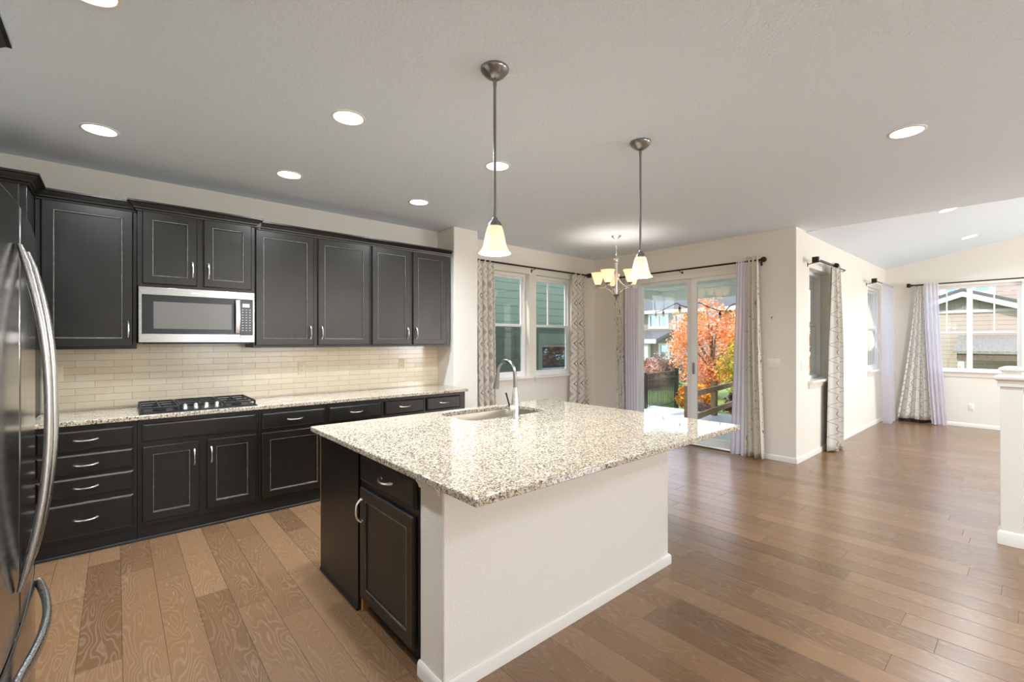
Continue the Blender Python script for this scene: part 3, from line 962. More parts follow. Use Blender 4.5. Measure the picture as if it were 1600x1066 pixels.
k = outlet('light_switch', TH_, 6.275, 1.163, 'small white double rocker switch on the corner wall before the narrow window', 'plate', 'switch', 0.118, 0.118)
for da in (-0.024, 0.024):
    obj('rocker', MB(TH_).prism([(0.005, 1.13), (0.008, 1.13), (0.011, 1.163), (0.007, 1.196), (0.005, 1.196)], 6.275 + da - 0.016, 6.275 + da + 0.016), 'plate', k)
hk = MB(TPt).tube([(2.13, 0.0005, 1.745), (2.13, 0.018, 1.745), (2.13, 0.024, 1.735), (2.13, 0.022, 1.72)], 0.004, 8)
tag(obj('wall_hook', hk, 'bronze'), 'tiny dark hook alone on the wall above the three-gang switch', 'hook')

# ------------------------------------------------------------------ island
TI = left_T(1.0)
k = thing('island_cabinet', 'black island cabinet with one drawer and one door under the granite slab', 'cabinet', (1.86, 2.37, 0.0))
bd = MB(lambda a, b, c: (a, c, b)).ringframe((1.0, 2.70, 1.768, 2.965), (1.02, 2.68, 1.79, 2.945), 0.105, 0.8815)
obj('body', bd, 'cab', k, 0.0015)
obj('toe_kick', MB().box(1.035, 2.70, 1.768, 2.90, 0.0, 0.104), 'cabdark', k)
pn = obj('end_panel', MB(TI).box(2.395, 2.985, 0.0005, 0.018, 0.0, 0.8815), 'cab', k, 0.001)
obj('edge_strip', MB(TI).box(2.985, 2.9905, -0.012, 0.0185, 0.0, 0.8815), 'rawwood', pn, label='unfinished pale wood edge of the black end panel')
obj('edge_strip', MB(TI).box(2.372, 2.3945, -0.034, 0.0005, 0.0, 0.1045), 'rawwood', pn, label='unfinished orange wood end beside the toe kick')
obj('base_strip', MB(TI).prism([(0.0185, 0.0), (0.026, 0.0), (0.026, 0.012), (0.0185, 0.022)], 2.395, 2.985), 'cabdark', pn)
d = drawer(TI, 1.778, 2.368, 0.710, 0.842, k)
pull(TI, 2.045, 0.780, d)
d = door('door', TI, 1.792, 2.368, 0.085, 0.676, k)
pull(TI, 2.335, 0.558, d, True)

# island countertop with the sink cut-out
IX0, IX1, IY0, IY1 = 0.92, 3.01, 1.245, 2.99
SX0, SX1, SY0, SY1, SR = 1.785, 2.535, 2.475, 2.915, 0.10
scx, scy = (SX0 + SX1) / 2, (SY0 + SY1) / 2
def rrect(x0, x1, y0, y1, r, n=8):
    pts = []
    for cx, cy, a in ((x1 - r, y1 - r, 0), (x0 + r, y1 - r, 90), (x0 + r, y0 + r, 180), (x1 - r, y0 + r, 270)):
        for i in range(n + 1):
            t = radians(a + 90 * i / n)
            pts.append((cx + r * cos(t), cy + r * sin(t)))
    return pts
inn = rrect(SX0, SX1, SY0, SY1, SR)
def outward(p):
    dx, dy = p[0] - scx, p[1] - scy
    t = min((IX1 - scx) / dx if dx > 1e-9 else 1e9, (IX0 - scx) / dx if dx < -1e-9 else 1e9,
            (IY1 - scy) / dy if dy > 1e-9 else 1e9, (IY0 - scy) / dy if dy < -1e-9 else 1e9)
    return (scx + dx * t, scy + dy * t)
out = [outward(p) for p in inn]
for cxy in ((IX0, IY0), (IX1, IY0), (IX1, IY1), (IX0, IY1)):     # square the corners of the slab
    i = min(range(len(out)), key=lambda j: (out[j][0] - cxy[0]) ** 2 + (out[j][1] - cxy[1]) ** 2)
    out[i] = cxy
mb = MB()
rs = []
for loop, z in ((out, 0.883), (out, 0.914), (inn, 0.914), (inn, 0.883)):
    rs.append([(p[0], p[1], z) for p in loop])
n = len(inn)
vs = [p for q in rs for p in q]
fs = []
for i in range(4):
    for j in range(n):
        fs.append((i * n + j, i * n + (j + 1) % n, ((i + 1) % 4) * n + (j + 1) % n, ((i + 1) % 4) * n + j))
mb.add(vs, fs)
tag(obj('island_countertop', mb, 'granite', bevel=0.005, seg=3), 'big speckled granite slab on the island with a sink cut-out', 'countertop')

mb = MB()
P = lambda g, r, z: [(x, y, z) for x, y in rrect(SX0 - g, SX1 + g, SY0 - g, SY1 + g, r)]
mb.rings([P(0.025, 0.12, 0.8825), P(0.001, 0.10, 0.8825), P(-0.002, 0.098, 0.874), P(-0.006, 0.095, 0.72), P(-0.03, 0.08, 0.690), P(-0.05, 0.07, 0.686),
          P(-0.19, 0.02, 0.683)], False, True)
sk = thing('sink', 'stainless undermount sink basin in the island countertop', 'sink', (scx, scy, 0.683))
obj('basin', mb, 'steel_sink', sk, solid=0.0015)
obj('drain', MB().lathe([(0.001, 0.684), (0.045, 0.684), (0.045, 0.689), (0.036, 0.690), (0.032, 0.686), (0.001, 0.686)], scx, scy, 24), 'nickel', sk)

# faucet
fk = thing('faucet', 'tall gooseneck pull-down faucet beside the island sink', 'faucet', (2.11, 2.40, 0.914))
obj('base', MB().lathe([(0.001, 0.9145), (0.030, 0.9145), (0.030, 0.920), (0.0255, 0.926), (0.0245, 1.02), (0.022, 1.06), (0.0165, 1.10), (0.0135, 1.125), (0.001, 1.126)], 2.11, 2.40, 24), 'nickel', fk)
pts = [(2.11, 2.40, 1.12), (2.11, 2.40, 1.17), (2.11, 2.40, 1.205)]
R_ = 0.096
for i in range(1, 15):
    t = pi * i / 14 * 1.0
    pts.append((2.11, 2.40 + R_ - R_ * cos(t), 1.205 + R_ * 1.08 * sin(t)))
pts.append((2.11, 2.594, 1.195))
obj('neck', MB().tube(pts, 0.0128, 14), 'nickel_dk', fk)
obj('spray_head', MB().tube([(2.11, 2.5935, 1.205), (2.11, 2.596, 1.185), (2.11, 2.604, 1.145), (2.11, 2.612, 1.105), (2.11, 2.613, 1.100)], [0.0138, 0.0150, 0.0185, 0.0225, 0.019], 18), 'nickel_dk', fk)
obj('valve', MB().tube([(2.11, 2.40, 0.985), (2.075, 2.40, 0.985), (2.055, 2.40, 0.985)], [0.021, 0.021, 0.017], 16), 'nickel', fk)
obj('lever', MB().tube([(2.062, 2.40, 0.99), (2.052, 2.40, 1.02), (2.040, 2.402, 1.06), (2.030, 2.404, 1.092)], [0.0075, 0.006, 0.006, 0.007], 10), 'slot', fk)

# ------------------------------------------------------------------ refrigerator
FX = -0.168
def fbow(y):
    return FX - 0.018 * ((y - 1.545) / 0.455) ** 2
def fdoor(y0, y1, z0, z1, th=0.06):
    ys = [y0 + (y1 - y0) * i / 10 for i in range(11)]
    prof = [(fbow(y), y) for y in ys]
    prof[0] = (prof[0][0] - 0.010, prof[0][1])
    prof[-1] = (prof[-1][0] - 0.010, prof[-1][1])
    prof.insert(1, (fbow(y0 + 0.008), y0 + 0.008))
    prof.insert(-1, (fbow(y1 - 0.008), y1 - 0.008))
    loop = prof + [(FX - th, y1), (FX - th, y0)]
    return MB().rings([[(x, y, z) for x, y in loop] for z in (z0, z1)])
k = thing('refrigerator', 'dark stainless french-door refrigerator with long bowed handles at the picture edge', 'refrigerator', (-0.60, 1.545, 0.0))
obj('body', MB().box(XL + 0.04, FX - 0.065, 1.095, 1.995, 0.03, 1.745), 'fridge', k, 0.004)
dn = obj('door', fdoor(1.092, 1.540, 0.792, 1.762), 'fridge', k, 0.003, smooth=25)
df = obj('door', fdoor(1.546, 1.998, 0.792, 1.762), 'fridge', k, 0.003, smooth=25)
dr = obj('freezer_drawer', fdoor(1.092, 1.998, 0.075, 0.778), 'fridge', k, 0.003, smooth=25)
def vbar(y, parent):
    n = 20
    rs = []
    for i in range(n + 1):
        s = -1 + 2 * i / n
        z = 1.28 + 0.385 * s
        x = fbow(y) + 0.006 + 0.046 * (1 - abs(s) ** 2.2)
        w, t = 0.0145, 0.017
        rs.append([(x + t * 0.5 * cos(a) * (0.55 if abs(s) > 0.98 else 1), y + w * sin(a), z) for a in [2 * pi * q / 12 for q in range(12)]])
    return obj('handle', MB().rings(rs), 'fridge_bar', parent)
vbar(1.487, dn)
vbar(1.603, df)
rs = []
for i in range(25):
    t = i / 24
    y = 1.985 - 0.86 * t
    b = 0.004 + 0.023 * (sin(pi * min(1.0, t / 0.64)) if t < 0.64 else 0)
    rs.append([(fbow(y) + 0.005 + b + 0.010 * cos(a), y, 0.715 + 0.018 * sin(a)) for a in [2 * pi * q / 12 for q in range(12)]])
obj('handle', MB().rings(rs), 'fridge_bar', dr)
obj('kick_grille', MB().box(FX - 0.12, FX - 0.05, 1.10, 1.99, 0.0, 0.07), 'blackpl', k)

k = thing('fridge_cabinet', 'black cabinet with crown moulding above the refrigerator at the top corner', 'cabinet', (-0.66, 1.56, 1.80))
TFr = right_T(-0.305)
obj('body', MB(TFr).box(1.06, 2.018, -(0.74), 0.0, 1.80, 2.305), 'cab', k, 0.0015)
for y0, y1 in ((1.08, 1.53), (1.55, 2.0)):
    d = door('door', TFr, y0, y1, 1.82, 2.27, k)
    pull(TFr, y1 - 0.03 if y0 < 1.3 else y0 + 0.03, 1.93, d, True)
CF = [(o, z - 2.437 + 2.296) for o, z in CROWN]
obj('crown', MB().sweep(CF, [(-0.305, 1.06), (-0.305, 2.018), (XL + 0.01, 2.018)]), 'cab', k, smooth=25)
obj('side_panel', MB().box(XL + 0.01, -0.31, 2.0, 2.018, 0.0, 1.7995), 'cab', k)

# ------------------------------------------------------------------ curtains and rods
def drape(T, b, top, bot, z0, z1, folds, amp, fw, seed=0, ny=28, flare=1.4, head=0.0):
    rnd = random.Random(seed)
    ph = [rnd.uniform(0, 6.28) for _ in range(4)]
    nx = folds * 10
    mb = MB(T)
    vs, uvs, fs = [], [], []
    for j in range(ny + 1):
        t = j / ny
        z = z1 + (z0 - z1) * t
        e = t ** flare
        l, r_ = top[0] + (bot[0] - top[0]) * e, top[1] + (bot[1] - top[1]) * e
        am = amp * (0.45 + 0.55 * min(1, t * 2.2)) if t > 0.03 else amp * 0.35
        for i in range(nx + 1):
            s = i / nx
            w = 2 * pi * folds * s + 0.5 * sin(2.2 * t + ph[0]) + 0.35 * sin(5 * s + ph[1])
            bb = b + am * sin(w) + am * 0.3 * sin(2.1 * w + ph[2] + 1.5 * t)
            aa = l + (r_ - l) * s + 0.25 * (r_ - l) / folds * sin(2 * w + ph[3]) * 0.35
            zz = z + (0.006 * sin(w * 0.5 + ph[3]) if j == ny else 0)
            vs.append((aa, bb, zz))
            uvs.append((s * fw, zz))
    for j in range(ny):
        for i in range(nx):
            a = j * (nx + 1) + i
            fs.append((a, a + 1, a + nx + 2, a + nx + 1))
    mb.add(vs, fs)
    mb.uv = uvs
    return mb

def curtain(label, mat, T, b, top, bot, z0, z1, folds, amp, fw, seed, group=None, solid=0.003, lining=None, cat='curtain'):
    o = obj('curtain', drape(T, b, top, bot, z0, z1, folds, amp, fw, seed), mat, smooth=80, solid=solid)
    tag(o, label, cat, group)
    if lining:
        obj('lining', drape(T, b - 0.03, lining[0], lining[1], 0.006, z1 - 0.05, folds, amp * 0.6, fw, seed), M['lining'], o, smooth=80, solid=0.002, label='dark blackout lining showing at the edge')
    return o

M['lining'] = plain('charcoal_lining', C(70, 70, 70), 0.9)
GI = 'diamond curtains of the kitchen windows'
TK = wall_T(YW)
curtain('beige diamond-pattern curtain at the end of the rod nearest the cabinets', 'ikat', TK, 0.085, (3.555, 3.835), (3.60, 3.885), 0.02, 2.525, 3, 0.03, 0.62, 3, GI)
curtain('beige diamond-pattern curtain at the end of the rod beside the room corner', 'ikat', TK, 0.085, (5.43, 5.70), (5.36, 5.87), 0.02, 2.530, 2, 0.03, 0.50, 5, GI)
curtain('narrow white branch-print curtain behind the chandelier beside the patio door', 'birch', TPt, 0.085, (4.235, 4.40), (4.20, 4.36), 0.015, 2.47, 3, 0.03, 0.8, 7)
curtain('lavender sheer curtain hanging behind the chandelier over the fixed door panel', 'sheer', TPt, 0.10, (3.985, 4.212), (3.95, 4.182), 0.012, 2.455, 5, 0.02, 0.8, 8, None, 0, None, 'sheer curtain')
curtain('lavender sheer curtain on the ball-ended rod beside the sliding panel', 'sheer', TPt, 0.11, (2.408, 2.512), (2.425, 2.60), 0.012, 2.455, 3, 0.025, 0.7, 9, None, 0, None, 'sheer curtain')
curtain('white branch-print curtain next to the three-gang switch', 'birch', TPt, 0.11, (2.245, 2.39), (2.175, 2.40), 0.012, 2.50, 3, 0.040, 0.9, 10)
curtain('cream trellis curtain over the narrow window just past the rocker switch', 'trellis', TH_, 0.115, (7.06, 7.46), (7.00, 7.55), 0.012, 2.475, 2, 0.05, 0.62, 12, None, 0.003, ((7.12, 7.3), (7.06, 7.3)))
curtain('grey lavender sheer curtain in the far corner of the room', 'sheer_grey', TH_, 0.14, (9.75, 10.62), (10.12, 10.64), 0.012, 2.44, 5, 0.06, 1.4, 13, None, 0, None, 'sheer curtain')
curtain('wide flared cream trellis curtain beside the wide far window', 'trellis', TF, 0.11, (1.285, 1.425), (1.14, 1.69), 0.06, 2.455, 4, 0.018, 0.72, 14, None, 0.003, ((1.29, 1.42), (1.16, 1.67)))
curtain('lavender sheer curtain overlapping the edge of the wide far window', 'sheer', TF, 0.185, (1.12, 1.31), (1.00, 1.20), 0.012, 2.45, 4, 0.03, 0.9, 15, None, 0, None, 'sheer curtain')

def rod(label, T, a0, a1, b, z, ends, brackets, r=0.0115):
    x, y, zz = T((a0 + a1) / 2, b, z)
    k = thing('curtain_rod', label, 'curtain rod', (x, y, zz))
    obj('rod', MB(T).tube([(a0, b, z), ((a0 + a1) / 2, b, z), (a1, b, z)], r, 10), 'bronze', k)
    for a, s, kind in ((a0, -1, ends[0]), (a1, 1, ends[1])):
        m = MB(T)
        if kind == 'ball':
            rs = [(0.001, -0.002), (0.014, 0.0), (0.014, 0.012), (0.022, 0.016)] + [(0.034 * sin(t), 0.046 - 0.034 * cos(t)) for t in [pi * (0.22 + 0.78 * i / 10) for i in range(10)]] + [(0.001, 0.080)]
            m.rings([[(a + s * d, b + q * cos(2 * pi * i / 16), z + q * sin(2 * pi * i / 16)) for i in range(16)] for q, d in rs])
        elif kind == 'block':
            rs = [(0.012, 0.0), (0.014, 0.02), (0.026, 0.045), (0.034, 0.05), (0.034, 0.085), (0.028, 0.095)]
            m.rings([[(a + s * d, b + q * cx, z + q * cy) for cx, cy in ((-1, -1), (1, -1), (1, 1), (-1, 1))] for q, d in rs])
        elif kind == 'cap':
            m.tube([(a, b, z), (a + s * 0.02, b, z)], r * 1.15, 10)
        obj('finial', m, 'bronze', k, 0.002)
    for a in brackets:
        m = MB(T)
        m.tube([(a, 0.004, z - 0.035), (a, 0.03, z - 0.028), (a, b - 0.01, z - 0.016), (a, b + 0.004, z - 0.0125)], 0.005, 8)
        m.box(a - 0.009, a + 0.009, 0.0005, 0.006, z - 0.06, z - 0.01)
        obj('bracket', m, 'bronze', k)
    return k
rod('dark bronze curtain rod across both kitchen windows', TK, 3.53, 5.745, 0.085, 2.512, ('cap', 'block'), (3.545, 4.60, 5.735))
rod('dark bronze curtain rod with ball end over the patio door', TPt, 2.24, 4.42, 0.095, 2.445, ('ball', 'ball'), (2.25, 3.3, 4.41))
k = rod('short thin curtain rod with square end over the narrow window past the rocker switch', TH_, 6.43, 7.62, 0.115, 2.43, ('block', 'cap'), (6.46, 7.6), 0.008)
bm_ = MB(TH_)
bm_.tube([(6.97, 0.15, 2.425), (6.985, 0.158, 2.425), (7.0, 0.17, 2.424), (7.02, 0.172, 2.423), (7.04, 0.17, 2.423)], [0.008, 0.024, 0.03, 0.026, 0.006], 14)
obj('finial', bm_, 'bronze', k)
obj('rod', MB(TH_).tube([(6.45, 0.145, 2.43), (6.97, 0.155, 2.425)], 0.006, 8), 'bronze', k)
rod('short thin curtain rod holding the grey sheer in the far corner', TH_, 9.30, 10.66, 0.14, 2.425, ('block', 'cap'), (9.4, 10.6), 0.008)
rod('long dark curtain rod over the wide far window', TF, -0.30, 1.45, 0.12, 2.44, ('ball', 'block'), (1.43, -0.2), 0.011)

# ------------------------------------------------------------------ ceiling lights
def can_light(x, y, z, label, tilt=0.0, w=CAN_W):
    k = thing('recessed_light', label, 'ceiling light', (x, y, z), 'recessed ceiling lights')
    obj('trim_ring', MB().rings([[(x + q * cos(2 * pi * i / 36), y + q * sin(2 * pi * i / 36), z + h) for i in range(36)] for q, h in
                                 ((0.100, -0.0005), (0.100, -0.003), (0.094, -0.006), (0.086, -0.006), (0.082, -0.0015))], False, False), 'trim', k)
    obj('lens', MB().lathe([(0.001, z - 0.001), (0.084, z - 0.001), (0.084, z - 0.0035), (0.001, z - 0.0035)], x, y, 32), 'lens', k)
    l = lamp('can_lamp', 'AREA', (0, 0, -0.012), w, CANCOL, k, shape='DISK', size=0.15, spread=radians(145))
    k.rotation_euler = (-tilt, 0, 0)
    return k
can_light(-0.08, 3.93, ZC, 'recessed ceiling light above the drawer stack beside the refrigerator')
can_light(1.06, 3.98, ZC, 'recessed ceiling light in front of the wide cabinet past the microwave')
can_light(2.22, 3.94, ZC, 'recessed ceiling light nearest the wall corner at the end of the cabinets')
can_light(1.06, 2.73, ZC, 'recessed ceiling light between the cabinets and the nearer pendant')
can_light(2.22, 2.73, ZC, 'recessed ceiling light seen right behind the stem of the nearer pendant')
can_light(-0.08, 2.39, ZC, 'recessed ceiling light cut off by the top edge of the picture')
can_light(3.85, 0.555, ZC, 'recessed ceiling light alone over the open floor in front of the far room', 0.0, 17)
SLA = math.atan(SL)
can_light(7.44, 0.696, zv(0.696), 'recessed light on the sloped ceiling half hidden by the flat ceiling edge', SLA)
can_light(9.66, 0.675, zv(0.675), 'recessed light on the sloped ceiling nearest the far wall', SLA)
for x, y, w in ((0.6, -1.2, 15), (3.0, -1.6, 18), (0.4, -3.2, 12), (3.4, -3.3, 20)):  # unseen cans added behind the camera as fill light
    can_light(x, y, ZC, 'added unseen fill light in the ceiling behind the camera', 0.0, w)
for x, y in ((7.9, -1.8), (9.7, -1.8)):  # two more unseen fill cans, added in the far room
    can_light(x, y, zv(y), 'added unseen fill light high on the sloped ceiling', SLA)

def pendant(x, y, label):
    k = thing('pendant_light', label, 'pendant light', (x, y, ZC), 'pendants over the island')
    obj('canopy', MB().lathe([(0.001, ZC - 0.0005), (0.070, ZC - 0.0005), (0.071, ZC - 0.006), (0.066, ZC - 0.016), (0.050, ZC - 0.034), (0.030, ZC - 0.048), (0.012, ZC - 0.056), (0.001, ZC - 0.057)], x, y, 32), 'nickel_dk', k)
    obj('stem', MB().tube([(x, y, ZC - 0.055), (x, y, 2.4), (x, y, 2.055)], 0.0075, 10), 'nickel_dk', k)
    obj('collar', MB().tube([(x, y, ZC - 0.058), (x, y, ZC - 0.085)], 0.0095, 10), 'nickel_dk', k)
    obj('socket_cap', MB().lathe([(0.001, 2.062), (0.012, 2.062), (0.016, 2.050), (0.034, 2.030), (0.036, 2.018), (0.001, 2.018)], x, y, 24), 'nickel_dk', k)
    sh = obj('shade', MB().shell([(0.080, 1.884), (0.077, 1.889), (0.066, 1.903), (0.058, 1.922), (0.053, 1.945), (0.048, 1.972), (0.042, 1.998), (0.035, 2.019)], 0.004, x, y), 'shade', k, smooth=60)
    obj('bulb', MB().lathe([(0.001, 1.905), (0.012, 1.908), (0.021, 1.922), (0.023, 1.938), (0.018, 1.958), (0.011, 1.975), (0.011, 2.017), (0.001, 2.017)], x, y, 20), 'bulb', k, smooth=60)
    lamp('pendant_lamp', 'POINT', (0, 0, 1.872 - ZC), 18, WARM, k, shadow_soft_size=0.03)
pendant(1.418, 1.765, 'nickel pendant with a bell glass shade over the island, nearer the cabinets')
pendant(2.690, 1.770, 'nickel pendant with a bell glass shade in front of the chandelier')

CX, CY = 4.836, 3.538
k = thing('chandelier', 'nickel five-arm chandelier with amber glass bowls near the patio door', 'chandelier', (CX, CY, ZC))
obj('canopy', MB().lathe([(0.001, ZC - 0.0005), (0.062, ZC - 0.0005), (0.063, ZC - 0.008), (0.045, ZC - 0.028), (0.016, ZC - 0.045), (0.008, ZC - 0.056), (0.001, ZC - 0.057)], CX, CY, 28), 'nickel', k)
ch = MB()
nl = 8
for i in range(nl):
    z = ZC - 0.072 - i * 0.0262
    ax = i % 2
    ring = []
    for q in range(15):
        t = 2 * pi * q / 14
        u_, w_ = 0.0105 * cos(t), 0.0185 * sin(t)
        ring.append((CX + (u_ if ax == 0 else 0), CY + (u_ if ax else 0), z + w_))
    ch.tube(ring, 0.0022, 6)
co = obj('chain', ch, 'nickel', k)
obj('column', MB().lathe([(0.001, 2.535), (0.006, 2.533), (0.008, 2.515), (0.034, 2.505), (0.036, 2.492), (0.020, 2.485), (0.018, 2.470), (0.030, 2.462), (0.018, 2.452), (0.0165, 2.30), (0.0145, 2.12), (0.014, 2.045), (0.001, 2.045)], CX, CY, 24), 'nickel', k)
obj('hub', MB().lathe([(0.001, 2.05), (0.038, 2.046), (0.040, 2.036), (0.026, 2.020), (0.012, 2.000), (0.008, 1.988), (0.011, 1.980), (0.006, 1.968), (0.001, 1.962)], CX, CY, 24), 'nickel_dk', k)
base_ang = YAW + pi                     # towards the camera
for i in range(5):
    a = base_ang + radians(36 + 72 * i - 3)
    dx, dy = cos(a), sin(a)
    arm = MB()
    pts = [(0.030, 2.045), (0.055, 2.075), (0.085, 2.105), (0.125, 2.128), (0.17, 2.138), (0.22, 2.138), (0.27, 2.132), (0.30, 2.126)]
    arm.tube([(CX + dx * r_, CY + dy * r_, z) for r_, z in pts], [0.009, 0.0085, 0.008, 0.008, 0.0075, 0.007, 0.006, 0.0035], 8, True, 0.6)
    pts = [(0.014, 2.33), (0.022, 2.29), (0.045, 2.235), (0.08, 2.19), (0.12, 2.158), (0.155, 2.142)]
    arm.tube([(CX + dx * r_, CY + dy * r_, z) for r_, z in pts], 0.0055, 8)
    ao = obj('arm', arm, 'nickel', k)
    sx_, sy_ = CX + dx * 0.235, CY + dy * 0.235
    obj('cup', MB().lathe([(0.001, 2.140), (0.010, 2.140), (0.012, 2.155), (0.026, 2.165), (0.030, 2.178), (0.001, 2.178)], sx_, sy_, 16), 'nickel_dk', ao)
    obj('shade', MB().shell([(0.028, 2.176), (0.036, 2.188), (0.046, 2.212), (0.056, 2.245), (0.068, 2.285), (0.084, 2.325), (0.088, 2.332)], 0.004, sx_, sy_, 24), 'shade_amber', ao, smooth=60)
    obj('bulb', MB().lathe([(0.001, 2.177), (0.010, 2.178), (0.010, 2.20), (0.019, 2.225), (0.021, 2.245), (0.014, 2.265), (0.001, 2.27)], sx_, sy_, 14), 'bulb', ao, smooth=60)
    lamp('chandelier_lamp', 'POINT', (sx_ - CX, sy_ - CY, 2.245 - ZC), 3.2, WARM, k, shadow_soft_size=0.03)

# ------------------------------------------------------------------ newel post and railing
k = thing('newel_post', 'square grey-white newel post with stepped cap at the stair edge', 'post', (4.83, 0.122, 0.0))
px0, px1, py0, py1 = 4.775, 4.887, 0.066, 0.178
obj('shaft', MB().box(px0, px1, py0, py1, 0.0, 1.155), 'trim', k, 0.003)
obj('plinth', MB().rings([[(px0 - g, py0 - g, z), (px1 + g, py0 - g, z), (px1 + g, py1 + g, z), (px0 - g, py1 + g, z)] for g, z in ((0.014, 0.0), (0.014, 0.085), (0.004, 0.10), (0.0005, 0.10))]), 'trim', k, 0.002)
obj('cap', MB().rings([[(px0 - g, py0 - g, z), (px1 + g, py0 - g, z), (px1 + g, py1 + g, z), (px0 - g, py1 + g, z)] for g, z in
                       ((0.001, 1.125), (0.012, 1.125), (0.014, 1.165), (0.030, 1.178), (0.032, 1.195), (0.010, 1.207), (-0.008, 1.212), (-0.008, 1.232), (0.010, 1.240), (0.010, 1.255), (-0.02, 1.268), (-0.04, 1.272))]), 'trim', k, 0.0015)
k = thing('stair_railing', 'white railing section starting at the newel post on the picture edge', 'railing', (4.83, -0.6, 0.0))
obj('top_rail', MB().box(4.80, 4.862, -1.3, 0.0655, 1.075, 1.125), 'trim', k, 0.006)
obj('panel', MB().box(4.815, 4.847, -1.3, 0.050, 0.04, 0.985), 'trim', k, 0.003)
obj('bottom_rail', MB().box(4.802, 4.860, -1.3, 0.050, 0.0, 0.0395), 'trim', k, 0.003)
for i in range(4):
    obj('rail_block', MB().box(4.816, 4.846, -0.24 - i * 0.3, -0.21 - i * 0.3, 0.985, 1.0755), 'trim', k)

# ------------------------------------------------------------------ outdoors
GZ = -0.30
struct('ground', MB().box(XP + TH + 0.01, 60, -14, 40, GZ - 0.4, GZ), 'grass', smooth=0)
struct('ground_side', MB().box(-6, XP + TH, YW + TH + 0.01, 40, GZ - 0.4, GZ), 'grass', smooth=0)
struct('patio_slab', MB().box(XP + TH + 0.01, 9.3, YH + TH + 0.01, 6.6, GZ, -0.03), 'concrete', smooth=0)
kk = thing('patio_roof', 'covered patio roof outside the sliding door', 'patio roof', (7.8, 4.2, 2.42))
obj('soffit', MB().box(XP + TH, 9.2, YH + TH + 0.02, 5.6, 2.52, 2.60), 'soffit', kk)
obj('beam', MB().box(8.95, 9.15, YH + TH + 0.02, 5.6, 2.33, 2.5195), 'porch_beam', kk, 0.01)
obj('beam', MB().box(XP + TH + 0.02, 8.949, 5.35, 5.55, 2.33, 2.5195), 'porch_beam', kk, 0.01)
obj('beam', MB().box(7.55, 7.68, YH + TH + 0.02, 5.349, 2.42, 2.5195), 'soffit', kk, 0.01)
obj('column', MB().box(8.97, 9.13, 2.12, 2.28, -0.03, 2.33), 'porch_beam', kk, 0.01)

# neighbour across the side yard, seen through the kitchen windows
k = thing('neighbor_house', 'green lap-sided house wall close outside the kitchen windows', 'house', (6.0, 8.4, GZ))
nb = MB(wall_T(7.60))
NW = (7.50, 8.45, 0.76, 1.36)
grid_wall(nb, [0.5, 9.6], [GZ, 4.6], [NW], 0.0, -0.2)
obj('siding', nb, 'siding_green', k, smooth=0)
TN = wall_T(7.60)
w = obj('window_trim', MB(TN).ringframe((NW[0] - 0.11, NW[1] + 0.11, NW[2] - 0.11, NW[3] + 0.26), NW, -0.05, 0.03), 'green_trim', k, 0.004)
s2 = obj('sash', MB(TN).ringframe(NW, (NW[0] + 0.05, NW[1] - 0.05, NW[2] + 0.05, NW[3] - 0.05), -0.09, -0.03), 'vinyl', w, 0.003)
obj('pane', MB(TN).box(NW[0] + 0.045, NW[1] - 0.045, -0.07, -0.064, NW[2] + 0.045, NW[3] - 0.045), 'house_glass', w, smooth=0)

# house beyond the yard, seen through the patio door
HX = 30.0
k = thing('yard_house', 'greige house with grey roofs beyond the fenced yard outside the patio door', 'house', (33, 16, GZ))
TY = left_T(HX)
hw = MB(TY)
HW1 = (17.5, 18.95, 2.45, 3.35)
HW2 = (13.8, 14.6, 2.6, 3.4)
HW3 = (16.2, 16.9, 2.2, 3.4)
HW4 = (17.4, 18.1, 0.2, 1.2)
grid_wall(hw, [12.0, 22.0], [GZ, 3.65], [HW1, HW2, HW3, HW4], 0.0, -0.25)
obj('siding', hw, 'siding_grey', k, smooth=0)
for q in (HW1, HW2, HW3, HW4):
    f = obj('window', MB(TY).ringframe((q[0] - 0.09, q[1] + 0.09, q[2] - 0.09, q[3] + 0.09), (q[0] + 0.06, q[1] - 0.06, q[2] + 0.06, q[3] - 0.06), -0.08, 0.04), 'vinyl', k)
    obj('pane', MB(TY).box(q[0] + 0.05, q[1] - 0.05, -0.05, -0.04, q[2] + 0.05, q[3] - 0.05), 'house_glass', f, smooth=0)
    if q[1] - q[0] > 1:
        m = (q[0] + q[1]) / 2
        obj('mullion', MB(TY).box(m - 0.05, m + 0.05, -0.06, 0.03, q[2] + 0.05, q[3] - 0.05), 'vinyl', f)
rf = MB(lambda a, b, c: (b, a, c))
rf.prism([(HX - 0.6, 3.62), (HX + 5.0, 6.6), (HX + 5.0, 6.35), (HX - 0.3, 3.5)], 11.5, 20.4)
obj('roof', rf, 'shingle', k)
obj('fascia', MB().box(HX - 0.68, HX - 0.60, 11.4, 22.0, 3.42, 3.66), 'fascia', k)
pr_ = MB(lambda a, b, c: (b, a, c))
pr_.prism([(HX - 2.6, 1.55), (HX + 0.0, 2.25), (HX + 0.0, 2.05), (HX - 2.6, 1.35)], 16.9, 22.0)
obj('porch_roof', pr_, 'shingle', k)
obj('porch_fascia', MB().box(HX - 2.68, HX - 2.60, 16.8, 22.0, 1.28, 1.58), 'fascia', k)
obj('porch_column', MB().box(HX - 2.5, HX - 2.2, 17.5, 17.8, GZ, 1.35), 'fascia', k)

